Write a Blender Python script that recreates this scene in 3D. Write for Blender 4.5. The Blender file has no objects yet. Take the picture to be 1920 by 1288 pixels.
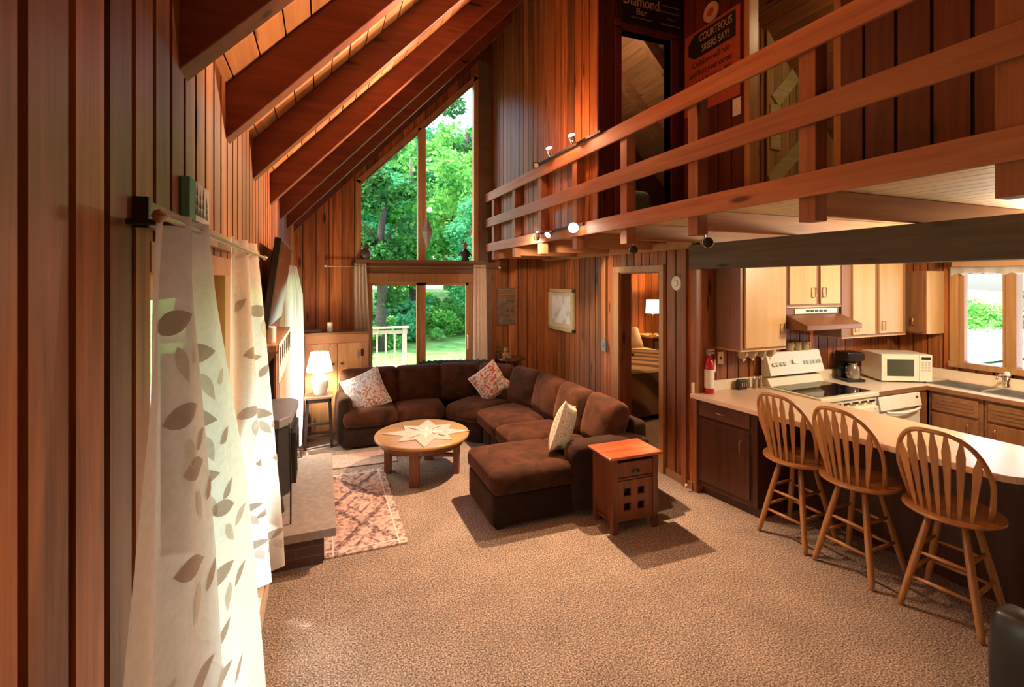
import bpy, math, random
from mathutils import Vector, Matrix
random.seed(7)
PI = math.pi
SC = bpy.context.scene
COL = SC.collection

# ------------------------------------------------------------------ camera
F_PX = 900.0
YAW = 0.378
cam_d = bpy.data.cameras.new('camera')
cam_d.sensor_width = 36.0
cam_d.lens = 36.0 * F_PX / 1920.0
cam_d.shift_y = -(644 - 526) / 1920.0
cam_d.clip_start = 0.02
cam_d.clip_end = 400
cam = bpy.data.objects.new('camera', cam_d)
COL.objects.link(cam)
cam.location = (0, 0, 1.95)
cam.rotation_euler = (PI / 2, 0, -YAW)
SC.camera = cam

# ------------------------------------------------------------------ world, sun, exposure
SC.view_settings.view_transform = 'Standard'
SC.view_settings.look = 'None'
SC.view_settings.gamma = 1.0
SC.view_settings.exposure = 0.0
SC.view_settings.use_curve_mapping = False
w = bpy.data.worlds.new('sky')
SC.world = w
w.use_nodes = True
nt = w.node_tree
bg = nt.nodes['Background']
sky = nt.nodes.new('ShaderNodeTexSky')
sky.sky_type = 'NISHITA'
sky.sun_disc = False
sky.sun_elevation = math.radians(50)
sky.sun_rotation = math.radians(270)
sky.air_density = 1.0
sky.dust_density = 3.0
nt.links.new(sky.outputs[0], bg.inputs[0])
bg.inputs[1].default_value = 1.4


def light(name, kind, loc, power, color, size=0.1, aim=None, spot=None, blend=0.5, sy=None):
    d = bpy.data.lights.new(name, kind)
    d.energy = power
    d.color = color
    if kind == 'AREA':
        d.size = size
        if sy:
            d.shape = 'RECTANGLE'
            d.size_y = sy
    elif kind in ('POINT', 'SPOT'):
        d.shadow_soft_size = size
    if kind == 'SPOT':
        d.spot_size = math.radians(spot)
        d.spot_blend = blend
    if kind == 'SUN':
        d.angle = math.radians(size)
    o = bpy.data.objects.new(name, d)
    o.location = loc
    if aim is not None:
        v = Vector(aim) - Vector(loc)
        o.rotation_euler = v.to_track_quat('-Z', 'Y').to_euler()
    COL.objects.link(o)
    return o


WARM = (1.0, 0.62, 0.36)
WARM2 = (1.0, 0.72, 0.46)
light('sun', 'SUN', (-20, 2, 30), 9.0, (1.0, 0.95, 0.86), 0.6, aim=(-20 + 5.2, 2 + 1.6, 30 - 8.4))
# track heads along the railing
light('track_lamp_main', 'SPOT', (2.10, 4.40, 2.43), 540, WARM, 0.025, aim=(0.9, 3.5, 0.0), spot=112, blend=0.45)
light('track_lamp_low', 'SPOT', (2.08, 3.92, 2.42), 120, WARM, 0.03, aim=(1.5, 2.2, 0.0), spot=110, blend=0.6)
light('track_lamp_up', 'SPOT', (2.08, 4.35, 3.33), 800, (1.0, 0.56, 0.28), 0.03, aim=(-0.3, 3.6, 2.7), spot=62, blend=0.5)
light('track_lamp_up_near', 'SPOT', (2.08, 3.88, 3.33), 300, (1.0, 0.52, 0.27), 0.03, aim=(0.5, 3.0, 4.1), spot=80, blend=0.6)
light('ceiling_fill_spot', 'SPOT', (2.10, 2.36, 3.30), 480, (1.0, 0.56, 0.28), 0.03, aim=(0.35, 2.1, 3.75), spot=66, blend=0.5)  # added spot with no track head, brightens the sloped ceiling
light('track_lamp_print', 'SPOT', (2.06, 4.74, 2.40), 95, WARM2, 0.03, aim=(3.2, 5.9, 1.45), spot=110, blend=0.7)
light('track_lamp_wall', 'POINT', (2.0, 4.15, 3.36), 22, (1.0, 0.42, 0.2), 0.05)
# kitchen ceiling fixture
light('kitchen_lamp', 'POINT', (4.75, 1.7, 2.12), 135, (1.0, 0.80, 0.52), 0.12)
# unseen fill light added behind the camera, no lamp hangs there
light('rear_fill', 'AREA', (1.6, -0.6, 2.3), 5, (1.0, 0.66, 0.42), 0.5, aim=(1.5, 3.0, 0.4))
# table lamp, bedroom lamp, added fill lights for bedroom, hall and loft room
light('table_lamp_bulb', 'POINT', (-0.02, 6.14, 0.97), 60, (1.0, 0.85, 0.62), 0.05)
light('bedroom_lamp_bulb', 'POINT', (5.86, 7.5, 1.50), 90, (1.0, 0.6, 0.28), 0.05)
light('bedroom_fill', 'POINT', (4.6, 5.6, 2.2), 45, (1.0, 0.66, 0.36), 0.1)  # added overhead fill to brighten the bed, no fixture
light('hall_fill', 'POINT', (4.4, 2.3, 4.6), 26, (1.0, 0.78, 0.42), 0.1)  # added fill for the hall behind the loft opening, no fixture
light('loft_room_fill', 'POINT', (3.3, 5.4, 4.7), 18, (1.0, 0.7, 0.4), 0.1)  # added dim fill beyond the loft doorway, without a fixture


# ------------------------------------------------------------------ materials
def new_mat(name):
    m = bpy.data.materials.new(name)
    m.use_nodes = True
    nt = m.node_tree
    b = nt.nodes['Principled BSDF']
    return m, nt, b


def N(nt, t, **kw):
    n = nt.nodes.new(t)
    for k, v in kw.items():
        setattr(n, k, v)
    return n


def coords(nt, scale=(1, 1, 1), rot=(0, 0, 0)):
    tc = N(nt, 'ShaderNodeTexCoord')
    mp = N(nt, 'ShaderNodeMapping')
    mp.inputs['Scale'].default_value = scale
    mp.inputs['Rotation'].default_value = rot
    nt.links.new(tc.outputs['Object'], mp.inputs[0])
    return mp


def ramp(nt, src, stops, interp='LINEAR'):
    r = N(nt, 'ShaderNodeValToRGB')
    r.color_ramp.interpolation = interp
    el = r.color_ramp.elements
    while len(el) < len(stops):
        el.new(0.5)
    for e, (p, c) in zip(el, stops):
        e.position = p
        e.color = (c[0], c[1], c[2], 1)
    nt.links.new(src, r.inputs[0])
    return r


def bump(nt, b, src, s, d=0.01):
    bp = N(nt, 'ShaderNodeBump')
    bp.inputs['Strength'].default_value = s
    bp.inputs['Distance'].default_value = d
    nt.links.new(src, bp.inputs['Height'])
    nt.links.new(bp.outputs[0], b.inputs['Normal'])


def plain(name, col, rough=0.5, metal=0.0, noise=0.0, nscale=20, spec=None, coat=0.0, emit=None, es=1.0):
    m, nt, b = new_mat(name)
    b.inputs['Roughness'].default_value = rough
    b.inputs['Metallic'].default_value = metal
    b.inputs['Coat Weight'].default_value = coat
    if spec is not None:
        b.inputs['Specular IOR Level'].default_value = spec
    mp = coords(nt)
    n = N(nt, 'ShaderNodeTexNoise')
    n.inputs['Scale'].default_value = nscale
    n.inputs['Detail'].default_value = 4
    nt.links.new(mp.outputs[0], n.inputs[0])
    k = max(noise, 0.03)
    r = ramp(nt, n.outputs[0], [(0.3, [c * (1 - k) for c in col]), (0.7, [min(1, c * (1 + k)) for c in col])])
    nt.links.new(r.outputs[0], b.inputs['Base Color'])
    if emit:
        b.inputs['Emission Color'].default_value = (*emit, 1)
        b.inputs['Emission Strength'].default_value = es
    return m


def wood(name, dark, lite, axis='Z', rough=0.45, var=0.5, knots=True, gs=1.0, coat=0.0):
    """grain runs along axis; every board carries its own random value in the face attribute bv"""
    m, nt, b = new_mat(name)
    L = nt.links
    sc = {'X': (1.2, 22, 22), 'Y': (22, 1.2, 22), 'Z': (22, 22, 1.2)}[axis]
    sc = tuple(s * gs for s in sc)
    at = N(nt, 'ShaderNodeAttribute', attribute_name='bv')
    tc = N(nt, 'ShaderNodeTexCoord')
    off = N(nt, 'ShaderNodeVectorMath', operation='SCALE')
    off.inputs[0].default_value = (13, 17, 11)
    L.new(at.outputs['Fac'], off.inputs['Scale'])
    ad = N(nt, 'ShaderNodeVectorMath', operation='ADD')
    L.new(tc.outputs['Object'], ad.inputs[0])
    L.new(off.outputs[0], ad.inputs[1])
    mp = N(nt, 'ShaderNodeMapping')
    mp.inputs['Scale'].default_value = sc
    L.new(ad.outputs[0], mp.inputs[0])
    n = N(nt, 'ShaderNodeTexNoise')
    n.inputs['Scale'].default_value = 1.0
    n.inputs['Detail'].default_value = 6
    n.inputs['Roughness'].default_value = 0.6
    n.inputs['Distortion'].default_value = 0.6
    L.new(mp.outputs[0], n.inputs[0])
    mid = [(a + c) / 2 for a, c in zip(dark, lite)]
    r = ramp(nt, n.outputs[0], [(0.3, dark), (0.5, mid), (0.72, lite)])
    # broad tone
    mp2 = N(nt, 'ShaderNodeMapping')
    mp2.inputs['Scale'].default_value = tuple(s * 0.12 for s in sc)
    L.new(ad.outputs[0], mp2.inputs[0])
    n2 = N(nt, 'ShaderNodeTexNoise')
    n2.inputs['Scale'].default_value = 1.0
    L.new(mp2.outputs[0], n2.inputs[0])
    m1 = N(nt, 'ShaderNodeMath', operation='MULTIPLY_ADD')
    L.new(at.outputs['Fac'], m1.inputs[0])
    m1.inputs[1].default_value = var
    m1.inputs[2].default_value = 1 - var * 0.75
    m2 = N(nt, 'ShaderNodeMath', operation='MULTIPLY_ADD')
    L.new(n2.outputs[0], m2.inputs[0])
    m2.inputs[1].default_value = 0.7
    m2.inputs[2].default_value = 0.62
    m3 = N(nt, 'ShaderNodeMath', operation='MULTIPLY')
    L.new(m1.outputs[0], m3.inputs[0])
    L.new(m2.outputs[0], m3.inputs[1])
    fac = m3.outputs[0]
    if knots:
        mk = N(nt, 'ShaderNodeMapping')
        ks = {'X': (1.6, 7, 7), 'Y': (7, 1.6, 7), 'Z': (7, 7, 1.6)}[axis]
        mk.inputs['Scale'].default_value = ks
        L.new(ad.outputs[0], mk.inputs[0])
        v = N(nt, 'ShaderNodeTexVoronoi')
        v.inputs['Scale'].default_value = 1.0
        L.new(mk.outputs[0], v.inputs[0])
        kr = ramp(nt, v.outputs['Distance'], [(0.07, (0.16, 0.14, 0.12)), (0.16, (1, 1, 1))])
        m4 = N(nt, 'ShaderNodeMath', operation='MULTIPLY')
        L.new(fac, m4.inputs[0])
        L.new(kr.outputs[0], m4.inputs[1])
        fac = m4.outputs[0]
    mx = N(nt, 'ShaderNodeVectorMath', operation='SCALE')
    L.new(r.outputs[0], mx.inputs[0])
    L.new(fac, mx.inputs['Scale'])
    L.new(mx.outputs[0], b.inputs['Base Color'])
    b.inputs['Roughness'].default_value = rough
    b.inputs['Coat Weight'].default_value = coat
    b.inputs['Coat Roughness'].default_value = 0.2
    bump(nt, b, n.outputs[0], 0.25, 0.004)
    return m


M = {}
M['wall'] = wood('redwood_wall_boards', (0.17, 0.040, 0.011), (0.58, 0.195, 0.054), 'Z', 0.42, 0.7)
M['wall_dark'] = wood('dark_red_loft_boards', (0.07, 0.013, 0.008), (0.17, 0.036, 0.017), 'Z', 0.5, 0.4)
M['gap'] = plain('wall_channel_shadow_stain', (0.035, 0.013, 0.007), 0.8)
M['rafter'] = wood('rafter_stained_wood', (0.15, 0.03, 0.015), (0.27, 0.065, 0.028), 'X', 0.5, 0.2)
M['deckx'] = wood('ceiling_decking_wood', (0.38, 0.16, 0.06), (0.62, 0.30, 0.13), 'Y', 0.55, 0.3)
M['joist'] = wood('joist_wood', (0.36, 0.15, 0.065), (0.58, 0.27, 0.13), 'X', 0.5, 0.3)
M['rail'] = wood('rail_wood', (0.27, 0.085, 0.036), (0.46, 0.18, 0.082), 'Y', 0.5, 0.3)
M['post'] = wood('post_wood', (0.24, 0.072, 0.030), (0.42, 0.15, 0.066), 'Z', 0.5, 0.3)
M['beam'] = wood('dark_beam_wood', (0.085, 0.05, 0.034), (0.16, 0.105, 0.07), 'Y', 0.6, 0.2)
M['trim'] = wood('window_trim_wood', (0.40, 0.19, 0.07), (0.60, 0.33, 0.14), 'Z', 0.4, 0.3, knots=False)
M['trimx'] = wood('sill_trim_wood', (0.16, 0.07, 0.03), (0.28, 0.13, 0.06), 'X', 0.4, 0.3, knots=False)
M['trimy'] = wood('header_trim_wood', (0.30, 0.15, 0.065), (0.46, 0.26, 0.12), 'Y', 0.4, 0.3, knots=False)
M['pine'] = wood('knotty_pine', (0.55, 0.27, 0.11), (0.74, 0.44, 0.22), 'Z', 0.4, 0.2)
M['oak'] = wood('honey_oak', (0.36, 0.15, 0.045), (0.56, 0.27, 0.09), 'Z', 0.32, 0.3, knots=False, coat=0.3)
M['oaky'] = wood('honey_oak_seat', (0.34, 0.14, 0.045), (0.52, 0.25, 0.085), 'X', 0.3, 0.3, knots=False, coat=0.3)
M['cherry'] = wood('cherry_side_table_wood', (0.14, 0.038, 0.017), (0.29, 0.09, 0.038), 'Z', 0.3, 0.3, knots=False, coat=0.3)
M['cherryx'] = wood('cherry_top_wood', (0.26, 0.06, 0.02), (0.42, 0.11, 0.04), 'X', 0.22, 0.3, knots=False, coat=0.5)
M['tabletop'] = wood('tan_table_top', (0.42, 0.25, 0.10), (0.58, 0.37, 0.17), 'X', 0.3, 0.2, knots=False, coat=0.3)
M['tableleg'] = wood('table_leg_wood', (0.18, 0.055, 0.022), (0.32, 0.115, 0.045), 'Z', 0.35, 0.2, knots=False)
M['darkleg'] = wood('espresso_stool_wood', (0.025, 0.012, 0.010), (0.055, 0.028, 0.022), 'Z', 0.35, 0.2, knots=False)
M['cab_dark'] = wood('dark_cabinet_wood', (0.055, 0.018, 0.010), (0.12, 0.042, 0.022), 'Z', 0.35, 0.2, knots=False)
M['cab_mid'] = wood('brown_cabinet_wood', (0.20, 0.085, 0.035), (0.32, 0.15, 0.065), 'X', 0.4, 0.2, knots=False)
M['cab_midz'] = wood('brown_cabinet_door_wood', (0.20, 0.080, 0.032), (0.30, 0.13, 0.055), 'Z', 0.4, 0.2, knots=False)
M['cab_lite'] = wood('honey_maple_cabinet_door', (0.60, 0.36, 0.15), (0.74, 0.49, 0.24), 'Z', 0.35, 0.1, knots=False, gs=0.4)
M['cab_side'] = wood('brown_cabinet_side', (0.24, 0.125, 0.085), (0.34, 0.185, 0.125), 'Z', 0.5, 0.1, knots=False)
M['counter'] = plain('peach_laminate', (0.72, 0.53, 0.38), 0.28, noise=0.06, nscale=60)
M['splash'] = plain('cream_laminate', (0.82, 0.70, 0.55), 0.35, noise=0.04)
M['white'] = plain('appliance_white', (0.84, 0.80, 0.72), 0.3, noise=0.02)
M['bisque'] = plain('bisque_enamel', (0.80, 0.74, 0.56), 0.28, noise=0.02)
M['black'] = plain('black_enamel', (0.014, 0.014, 0.016), 0.35)
M['blackgloss'] = plain('black_glass', (0.008, 0.008, 0.008), 0.05)
M['iron'] = plain('cast_iron', (0.02, 0.02, 0.022), 0.55, noise=0.2)
M['grey'] = plain('grey_painted_metal', (0.22, 0.23, 0.26), 0.4, noise=0.05)
M['pipe'] = plain('galvanised_pipe', (0.45, 0.45, 0.50), 0.4, 0.6)
M['steel'] = plain('stainless_steel', (0.62, 0.63, 0.62), 0.25, 1.0)
M['chrome'] = plain('chrome', (0.85, 0.85, 0.85), 0.1, 1.0)
M['brass'] = plain('brass', (0.55, 0.38, 0.16), 0.3, 1.0)
M['pewter'] = plain('pewter_handle', (0.42, 0.33, 0.22), 0.35, 0.9)
M['copper'] = plain('brown_hood_enamel', (0.19, 0.075, 0.04), 0.3, noise=0.05)
M['ceramic'] = plain('white_ceramic', (0.85, 0.83, 0.79), 0.18, noise=0.02)
M['mug'] = plain('tan_mug_glaze', (0.48, 0.36, 0.2), 0.25, noise=0.2, nscale=40)
M['red'] = plain('extinguisher_red', (0.5, 0.015, 0.02), 0.25)
M['paper'] = plain('off_white_paper', (0.78, 0.74, 0.66), 0.7, noise=0.04)
M['paperdark'] = plain('dark_print', (0.02, 0.02, 0.02), 0.6)
M['bear'] = plain('brown_plush', (0.24, 0.13, 0.07), 0.95, noise=0.4, nscale=50)
M['hearth'] = plain('grey_hearth_slab', (0.30, 0.255, 0.23), 0.6, noise=0.18, nscale=26)
M['curtain'] = plain('beige_cotton_curtain', (0.62, 0.50, 0.42), 0.9, noise=0.05)
M['ventwhite'] = plain('detector_white', (0.85, 0.82, 0.78), 0.4)
M['bulb'] = plain('lit_bulb_face', (1, 1, 1), 0.4, emit=(1.0, 0.86, 0.66), es=60)
M['bulb2'] = plain('lit_small_bulb', (1, 1, 1), 0.4, emit=(1.0, 0.82, 0.6), es=14)
M['glowshade'] = plain('lit_linen_shade', (0.9, 0.85, 0.75), 0.8, emit=(1.0, 0.84, 0.62), es=3.2)
M['glowshade2'] = plain('lit_bedside_shade', (0.9, 0.85, 0.75), 0.8, emit=(1.0, 0.80, 0.45), es=5.0)
M['heater'] = plain('almond_heater_enamel', (0.62, 0.50, 0.38), 0.4)
M['signred'] = plain('sign_red_paint', (0.42, 0.085, 0.05), 0.5, noise=0.1)
M['signblack'] = plain('sign_black_paint', (0.010, 0.010, 0.012), 0.55, noise=0.1)
M['signcream'] = plain('sign_cream_paint', (0.60, 0.42, 0.26), 0.6)
M['greenpaint'] = plain('green_paint', (0.10, 0.34, 0.20), 0.6)
M['throw'] = plain('dark_green_fleece', (0.012, 0.024, 0.012), 1.0, noise=0.6, nscale=120)


def brick_mat():
    m, nt, b = new_mat('brown_brick')
    mp = coords(nt, (1, 1, 1), (PI / 2, 0, 0))
    tc = N(nt, 'ShaderNodeTexCoord')
    sep = N(nt, 'ShaderNodeSeparateXYZ')
    nt.links.new(tc.outputs['Object'], sep.inputs[0])
    ad = N(nt, 'ShaderNodeMath', operation='ADD')
    nt.links.new(sep.outputs[0], ad.inputs[0])
    nt.links.new(sep.outputs[1], ad.inputs[1])
    cb = N(nt, 'ShaderNodeCombineXYZ')
    nt.links.new(ad.outputs[0], cb.inputs[0])
    nt.links.new(sep.outputs[2], cb.inputs[1])
    br = N(nt, 'ShaderNodeTexBrick')
    br.inputs['Color1'].default_value = (0.095, 0.042, 0.03, 1)
    br.inputs['Color2'].default_value = (0.065, 0.028, 0.02, 1)
    br.inputs['Mortar'].default_value = (0.11, 0.085, 0.07, 1)
    br.inputs['Scale'].default_value = 1.0
    br.inputs['Brick Width'].default_value = 0.2
    br.inputs['Row Height'].default_value = 0.065
    br.inputs['Mortar Size'].default_value = 0.005
    nt.links.new(cb.outputs[0], br.inputs[0])
    nt.links.new(br.outputs[0], b.inputs['Base Color'])
    b.inputs['Roughness'].default_value = 0.85
    bump(nt, b, br.outputs['Fac'], -0.5, 0.006)
    return m


M['brick'] = brick_mat()


def carpet_mat():
    m, nt, b = new_mat('beige_speckled_carpet')
    L = nt.links
    mp = coords(nt)
    n = N(nt, 'ShaderNodeTexNoise')
    n.inputs['Scale'].default_value = 105
    n.inputs['Detail'].default_value = 3
    n.inputs['Roughness'].default_value = 0.7
    L.new(mp.outputs[0], n.inputs[0])
    r = ramp(nt, n.outputs[0], [(0.36, (0.095, 0.066, 0.050)), (0.49, (0.30, 0.23, 0.185)), (0.62, (0.66, 0.56, 0.48))])
    n2 = N(nt, 'ShaderNodeTexNoise')
    n2.inputs['Scale'].default_value = 3.5
    n2.inputs['Detail'].default_value = 3
    L.new(mp.outputs[0], n2.inputs[0])
    r2 = ramp(nt, n2.outputs[0], [(0.3, (0.86, 0.86, 0.86)), (0.7, (1.12, 1.1, 1.08))])
    mx = N(nt, 'ShaderNodeVectorMath', operation='MULTIPLY')
    L.new(r.outputs[0], mx.inputs[0])
    L.new(r2.outputs[0], mx.inputs[1])
    L.new(mx.outputs[0], b.inputs['Base Color'])
    b.inputs['Roughness'].default_value = 1.0
    b.inputs['Specular IOR Level'].default_value = 0.1
    bump(nt, b, n.outputs[0], 0.8, 0.012)
    return m


M['carpet'] = carpet_mat()


def suede(name, col, lite):
    m, nt, b = new_mat(name)
    L = nt.links
    mp = coords(nt)
    n = N(nt, 'ShaderNodeTexNoise')
    n.inputs['Scale'].default_value = 5
    n.inputs['Detail'].default_value = 5
    n.inputs['Distortion'].default_value = 1.2
    L.new(mp.outputs[0], n.inputs[0])
    r = ramp(nt, n.outputs[0], [(0.35, col), (0.65, lite)])
    L.new(r.outputs[0], b.inputs['Base Color'])
    b.inputs['Roughness'].default_value = 0.9
    b.inputs['Sheen Weight'].default_value = 0.22
    b.inputs['Sheen Roughness'].default_value = 0.45
    b.inputs['Sheen Tint'].default_value = (0.8, 0.36, 0.2, 1)
    b.inputs['Specular IOR Level'].default_value = 0.15
    n3 = N(nt, 'ShaderNodeTexNoise')
    n3.inputs['Scale'].default_value = 12
    n3.inputs['Detail'].default_value = 3
    L.new(mp.outputs[0], n3.inputs[0])
    bump(nt, b, n3.outputs[0], 0.25, 0.02)
    return m


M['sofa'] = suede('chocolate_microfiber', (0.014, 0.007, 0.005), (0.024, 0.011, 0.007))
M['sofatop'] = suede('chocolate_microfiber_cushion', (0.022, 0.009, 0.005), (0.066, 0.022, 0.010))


def pattern_mat(name, base, c1, c2, scale, dist, seed=0.0, lo=0.45, hi=0.55):
    m, nt, b = new_mat(name)
    L = nt.links
    mp = coords(nt)
    mp.inputs['Location'].default_value = (0.06 - seed * 0.03, 0.04 + seed * 0.015, 0)
    wv = N(nt, 'ShaderNodeTexWave')
    wv.wave_type = 'RINGS'
    wv.rings_direction = 'SPHERICAL'
    wv.inputs['Scale'].default_value = scale
    wv.inputs['Distortion'].default_value = dist
    wv.inputs['Detail'].default_value = 3
    wv.inputs['Detail Scale'].default_value = 1.5
    L.new(mp.outputs[0], wv.inputs[0])
    n = N(nt, 'ShaderNodeTexNoise')
    n.inputs['Scale'].default_value = scale * 2.2
    L.new(mp.outputs[0], n.inputs[0])
    r1 = ramp(nt, n.outputs[0], [(0.44, c1), (0.58, c2)])
    r2 = ramp(nt, wv.outputs[0], [(lo, (0, 0, 0)), (hi, (1, 1, 1))])
    mx = N(nt, 'ShaderNodeMixRGB')
    L.new(r2.outputs[0], mx.inputs[0])
    mx.inputs[1].default_value = (*base, 1)
    L.new(r1.outputs[0], mx.inputs[2])
    L.new(mx.outputs[0], b.inputs['Base Color'])
    b.inputs['Roughness'].default_value = 0.9
    return m




def print_mat(name, base, c1, c2, scale, cluster=None, seed=0.0, dens=0.5):
    """printed cloth: irregular sprigs of two colours; cluster = centre of the second colour"""
    m, nt, b = new_mat(name)
    L = nt.links
    mp = coords(nt)
    mp.inputs['Location'].default_value = (seed, seed * 1.7, seed * 0.6)
    n = N(nt, 'ShaderNodeTexNoise')
    n.inputs['Scale'].default_value = scale
    n.inputs['Detail'].default_value = 2
    n.inputs['Distortion'].default_value = 4.5
    L.new(mp.outputs[0], n.inputs[0])
    v = N(nt, 'ShaderNodeTexNoise')
    v.inputs['Scale'].default_value = scale * 0.5
    v.inputs['Distortion'].default_value = 6
    L.new(mp.outputs[0], v.inputs[0])
    f1 = ramp(nt, n.outputs[0], [(dens - 0.02, (0, 0, 0)), (dens + 0.03, (1, 1, 1))])
    if cluster:
        tc = N(nt, 'ShaderNodeTexCoord')
        d = N(nt, 'ShaderNodeVectorMath', operation='DISTANCE')
        L.new(tc.outputs['Object'], d.inputs[0])
        d.inputs[1].default_value = (*cluster, 0.05)
        f2 = ramp(nt, d.outputs['Value'], [(0.11, (1, 1, 1)), (0.19, (0, 0, 0))])
    else:
        f2 = ramp(nt, v.outputs[0], [(0.5, (0, 0, 0)), (0.54, (1, 1, 1))])
    mc = N(nt, 'ShaderNodeMixRGB')
    L.new(f2.outputs[0], mc.inputs[0])
    mc.inputs[1].default_value = (*c1, 1)
    mc.inputs[2].default_value = (*c2, 1)
    mx = N(nt, 'ShaderNodeMixRGB')
    L.new(f1.outputs[0], mx.inputs[0])
    mx.inputs[1].default_value = (*base, 1)
    L.new(mc.outputs[0], mx.inputs[2])
    L.new(mx.outputs[0], b.inputs['Base Color'])
    b.inputs['Roughness'].default_value = 0.9
    return m


M['pillow_floral'] = print_mat('white_grey_rust_print', (0.62, 0.58, 0.58), (0.27, 0.24, 0.28), (0.42, 0.13, 0.06), 11, (0.07, -0.07), 0.3, 0.52)
M['pillow_paisley'] = print_mat('red_teal_paisley_print', (0.62, 0.50, 0.40), (0.42, 0.06, 0.045), (0.13, 0.24, 0.22), 9, None, 2.1, 0.50)
M['pillow_cream'] = print_mat('cream_floral_print', (0.68, 0.60, 0.47), (0.50, 0.40, 0.29), (0.44, 0.27, 0.22), 17, None, 4.4, 0.53)
M['doily'] = pattern_mat('pink_white_quilting', (0.66, 0.50, 0.46), (0.38, 0.24, 0.24), (0.55, 0.42, 0.38), 22.0, 8, 1.2, 0.5, 0.8)
M['pipe_trim'] = plain('ivory_piping', (0.74, 0.66, 0.52), 0.8)


def quilt_mat():
    m, nt, b = new_mat('tan_zigzag_bedspread')
    L = nt.links
    mp = coords(nt)
    wv = N(nt, 'ShaderNodeTexWave')
    wv.bands_direction = 'DIAGONAL'
    wv.inputs['Scale'].default_value = 1.1
    wv.inputs['Distortion'].default_value = 5
    wv.inputs['Detail'].default_value = 0.5
    wv.inputs['Detail Scale'].default_value = 0.7
    L.new(mp.outputs[0], wv.inputs[0])
    r = ramp(nt, wv.outputs[0], [(0.25, (0.15, 0.10, 0.045)), (0.45, (0.42, 0.26, 0.12)), (0.8, (0.50, 0.36, 0.18))])
    L.new(r.outputs[0], b.inputs['Base Color'])
    b.inputs['Roughness'].default_value = 0.9
    return m


M['quilt'] = quilt_mat()


def rug_mat():
    """diamond lattice rug: local x across (0..w), y along"""
    m, nt, b = new_mat('faded_rose_diamond_rug')
    L = nt.links
    tc = N(nt, 'ShaderNodeTexCoord')
    n0 = N(nt, 'ShaderNodeTexNoise')
    n0.inputs['Scale'].default_value = 14
    n0.inputs['Detail'].default_value = 4
    L.new(tc.outputs['Object'], n0.inputs[0])
    sep = N(nt, 'ShaderNodeSeparateXYZ')
    L.new(tc.outputs['Object'], sep.inputs[0])

    def math_(op, a, bb=None, c=None):
        k = N(nt, 'ShaderNodeMath', operation=op)
        for i, v in enumerate((a, bb, c)):
            if v is None:
                continue
            if isinstance(v, (int, float)):
                k.inputs[i].default_value = v
            else:
                L.new(v, k.inputs[i])
        return k.outputs[0]
    wob = math_('MULTIPLY_ADD', n0.outputs[0], 0.09, -0.045)
    x = math_('ADD', sep.outputs[0], wob)
    y = math_('ADD', sep.outputs[1], wob)
    # big diamonds: |x|/0.24 + tri(y)/0.36
    ty = math_('PINGPONG', y, 0.36)
    ax = math_('ABSOLUTE', x)
    s = math_('ADD', math_('DIVIDE', ax, 0.235), math_('DIVIDE', ty, 0.36))
    d = math_('ABSOLUTE', math_('SUBTRACT', s, 1.0))
    edge = math_('LESS_THAN', d, 0.11)
    d2 = math_('ABSOLUTE', math_('SUBTRACT', s, 0.45))
    edge2 = math_('LESS_THAN', d2, 0.05)
    bx = math_('ABSOLUTE', sep.outputs[0])
    by = math_('ABSOLUTE', sep.outputs[1])
    border = math_('MAXIMUM', math_('GREATER_THAN', bx, 0.23), math_('GREATER_THAN', by, 0.70))
    line = math_('MAXIMUM', math_('LESS_THAN', math_('ABSOLUTE', math_('SUBTRACT', bx, 0.23)), 0.006), math_('LESS_THAN', math_('ABSOLUTE', math_('SUBTRACT', by, 0.70)), 0.006))
    n2 = N(nt, 'ShaderNodeTexNoise')
    n2.inputs['Scale'].default_value = 34
    n2.inputs['Detail'].default_value = 3
    L.new(tc.outputs['Object'], n2.inputs[0])
    base = ramp(nt, n2.outputs[0], [(0.38, (0.27, 0.15, 0.13)), (0.5, (0.56, 0.38, 0.33)), (0.7, (0.66, 0.50, 0.44))])
    bord = ramp(nt, n2.outputs[0], [(0.40, (0.24, 0.14, 0.13)), (0.52, (0.55, 0.42, 0.38)), (0.7, (0.66, 0.54, 0.48))])
    dk = ramp(nt, n2.outputs[0], [(0.42, (0.10, 0.065, 0.075)), (0.65, (0.42, 0.29, 0.27))])

    def mix(f, a, bb):
        k = N(nt, 'ShaderNodeMixRGB')
        L.new(f, k.inputs[0])
        for i, v in ((1, a), (2, bb)):
            if isinstance(v, tuple):
                k.inputs[i].default_value = (*v, 1)
            else:
                L.new(v, k.inputs[i])
        return k.outputs[0]
    c = mix(edge2, base.outputs[0], dk.outputs[0])
    c = mix(edge, c, dk.outputs[0])
    c = mix(border, c, bord.outputs[0])
    c = mix(line, c, (0.72, 0.60, 0.54))
    L.new(c, b.inputs['Base Color'])
    b.inputs['Roughness'].default_value = 1.0
    return m


M['rug'] = rug_mat()


def map_mat():
    m, nt, b = new_mat('pale_engraved_print')
    mp = coords(nt, (1, 1, 1))
    n = N(nt, 'ShaderNodeTexNoise')
    n.inputs['Scale'].default_value = 6
    n.inputs['Detail'].default_value = 8
    nt.links.new(mp.outputs[0], n.inputs[0])
    r = ramp(nt, n.outputs[0], [(0.34, (0.34, 0.34, 0.36)), (0.44, (0.60, 0.60, 0.64)), (0.6, (0.70, 0.70, 0.74))])
    nt.links.new(r.outputs[0], b.inputs['Base Color'])
    b.inputs['Roughness'].default_value = 0.5
    return m


M['print'] = map_mat()


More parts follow.
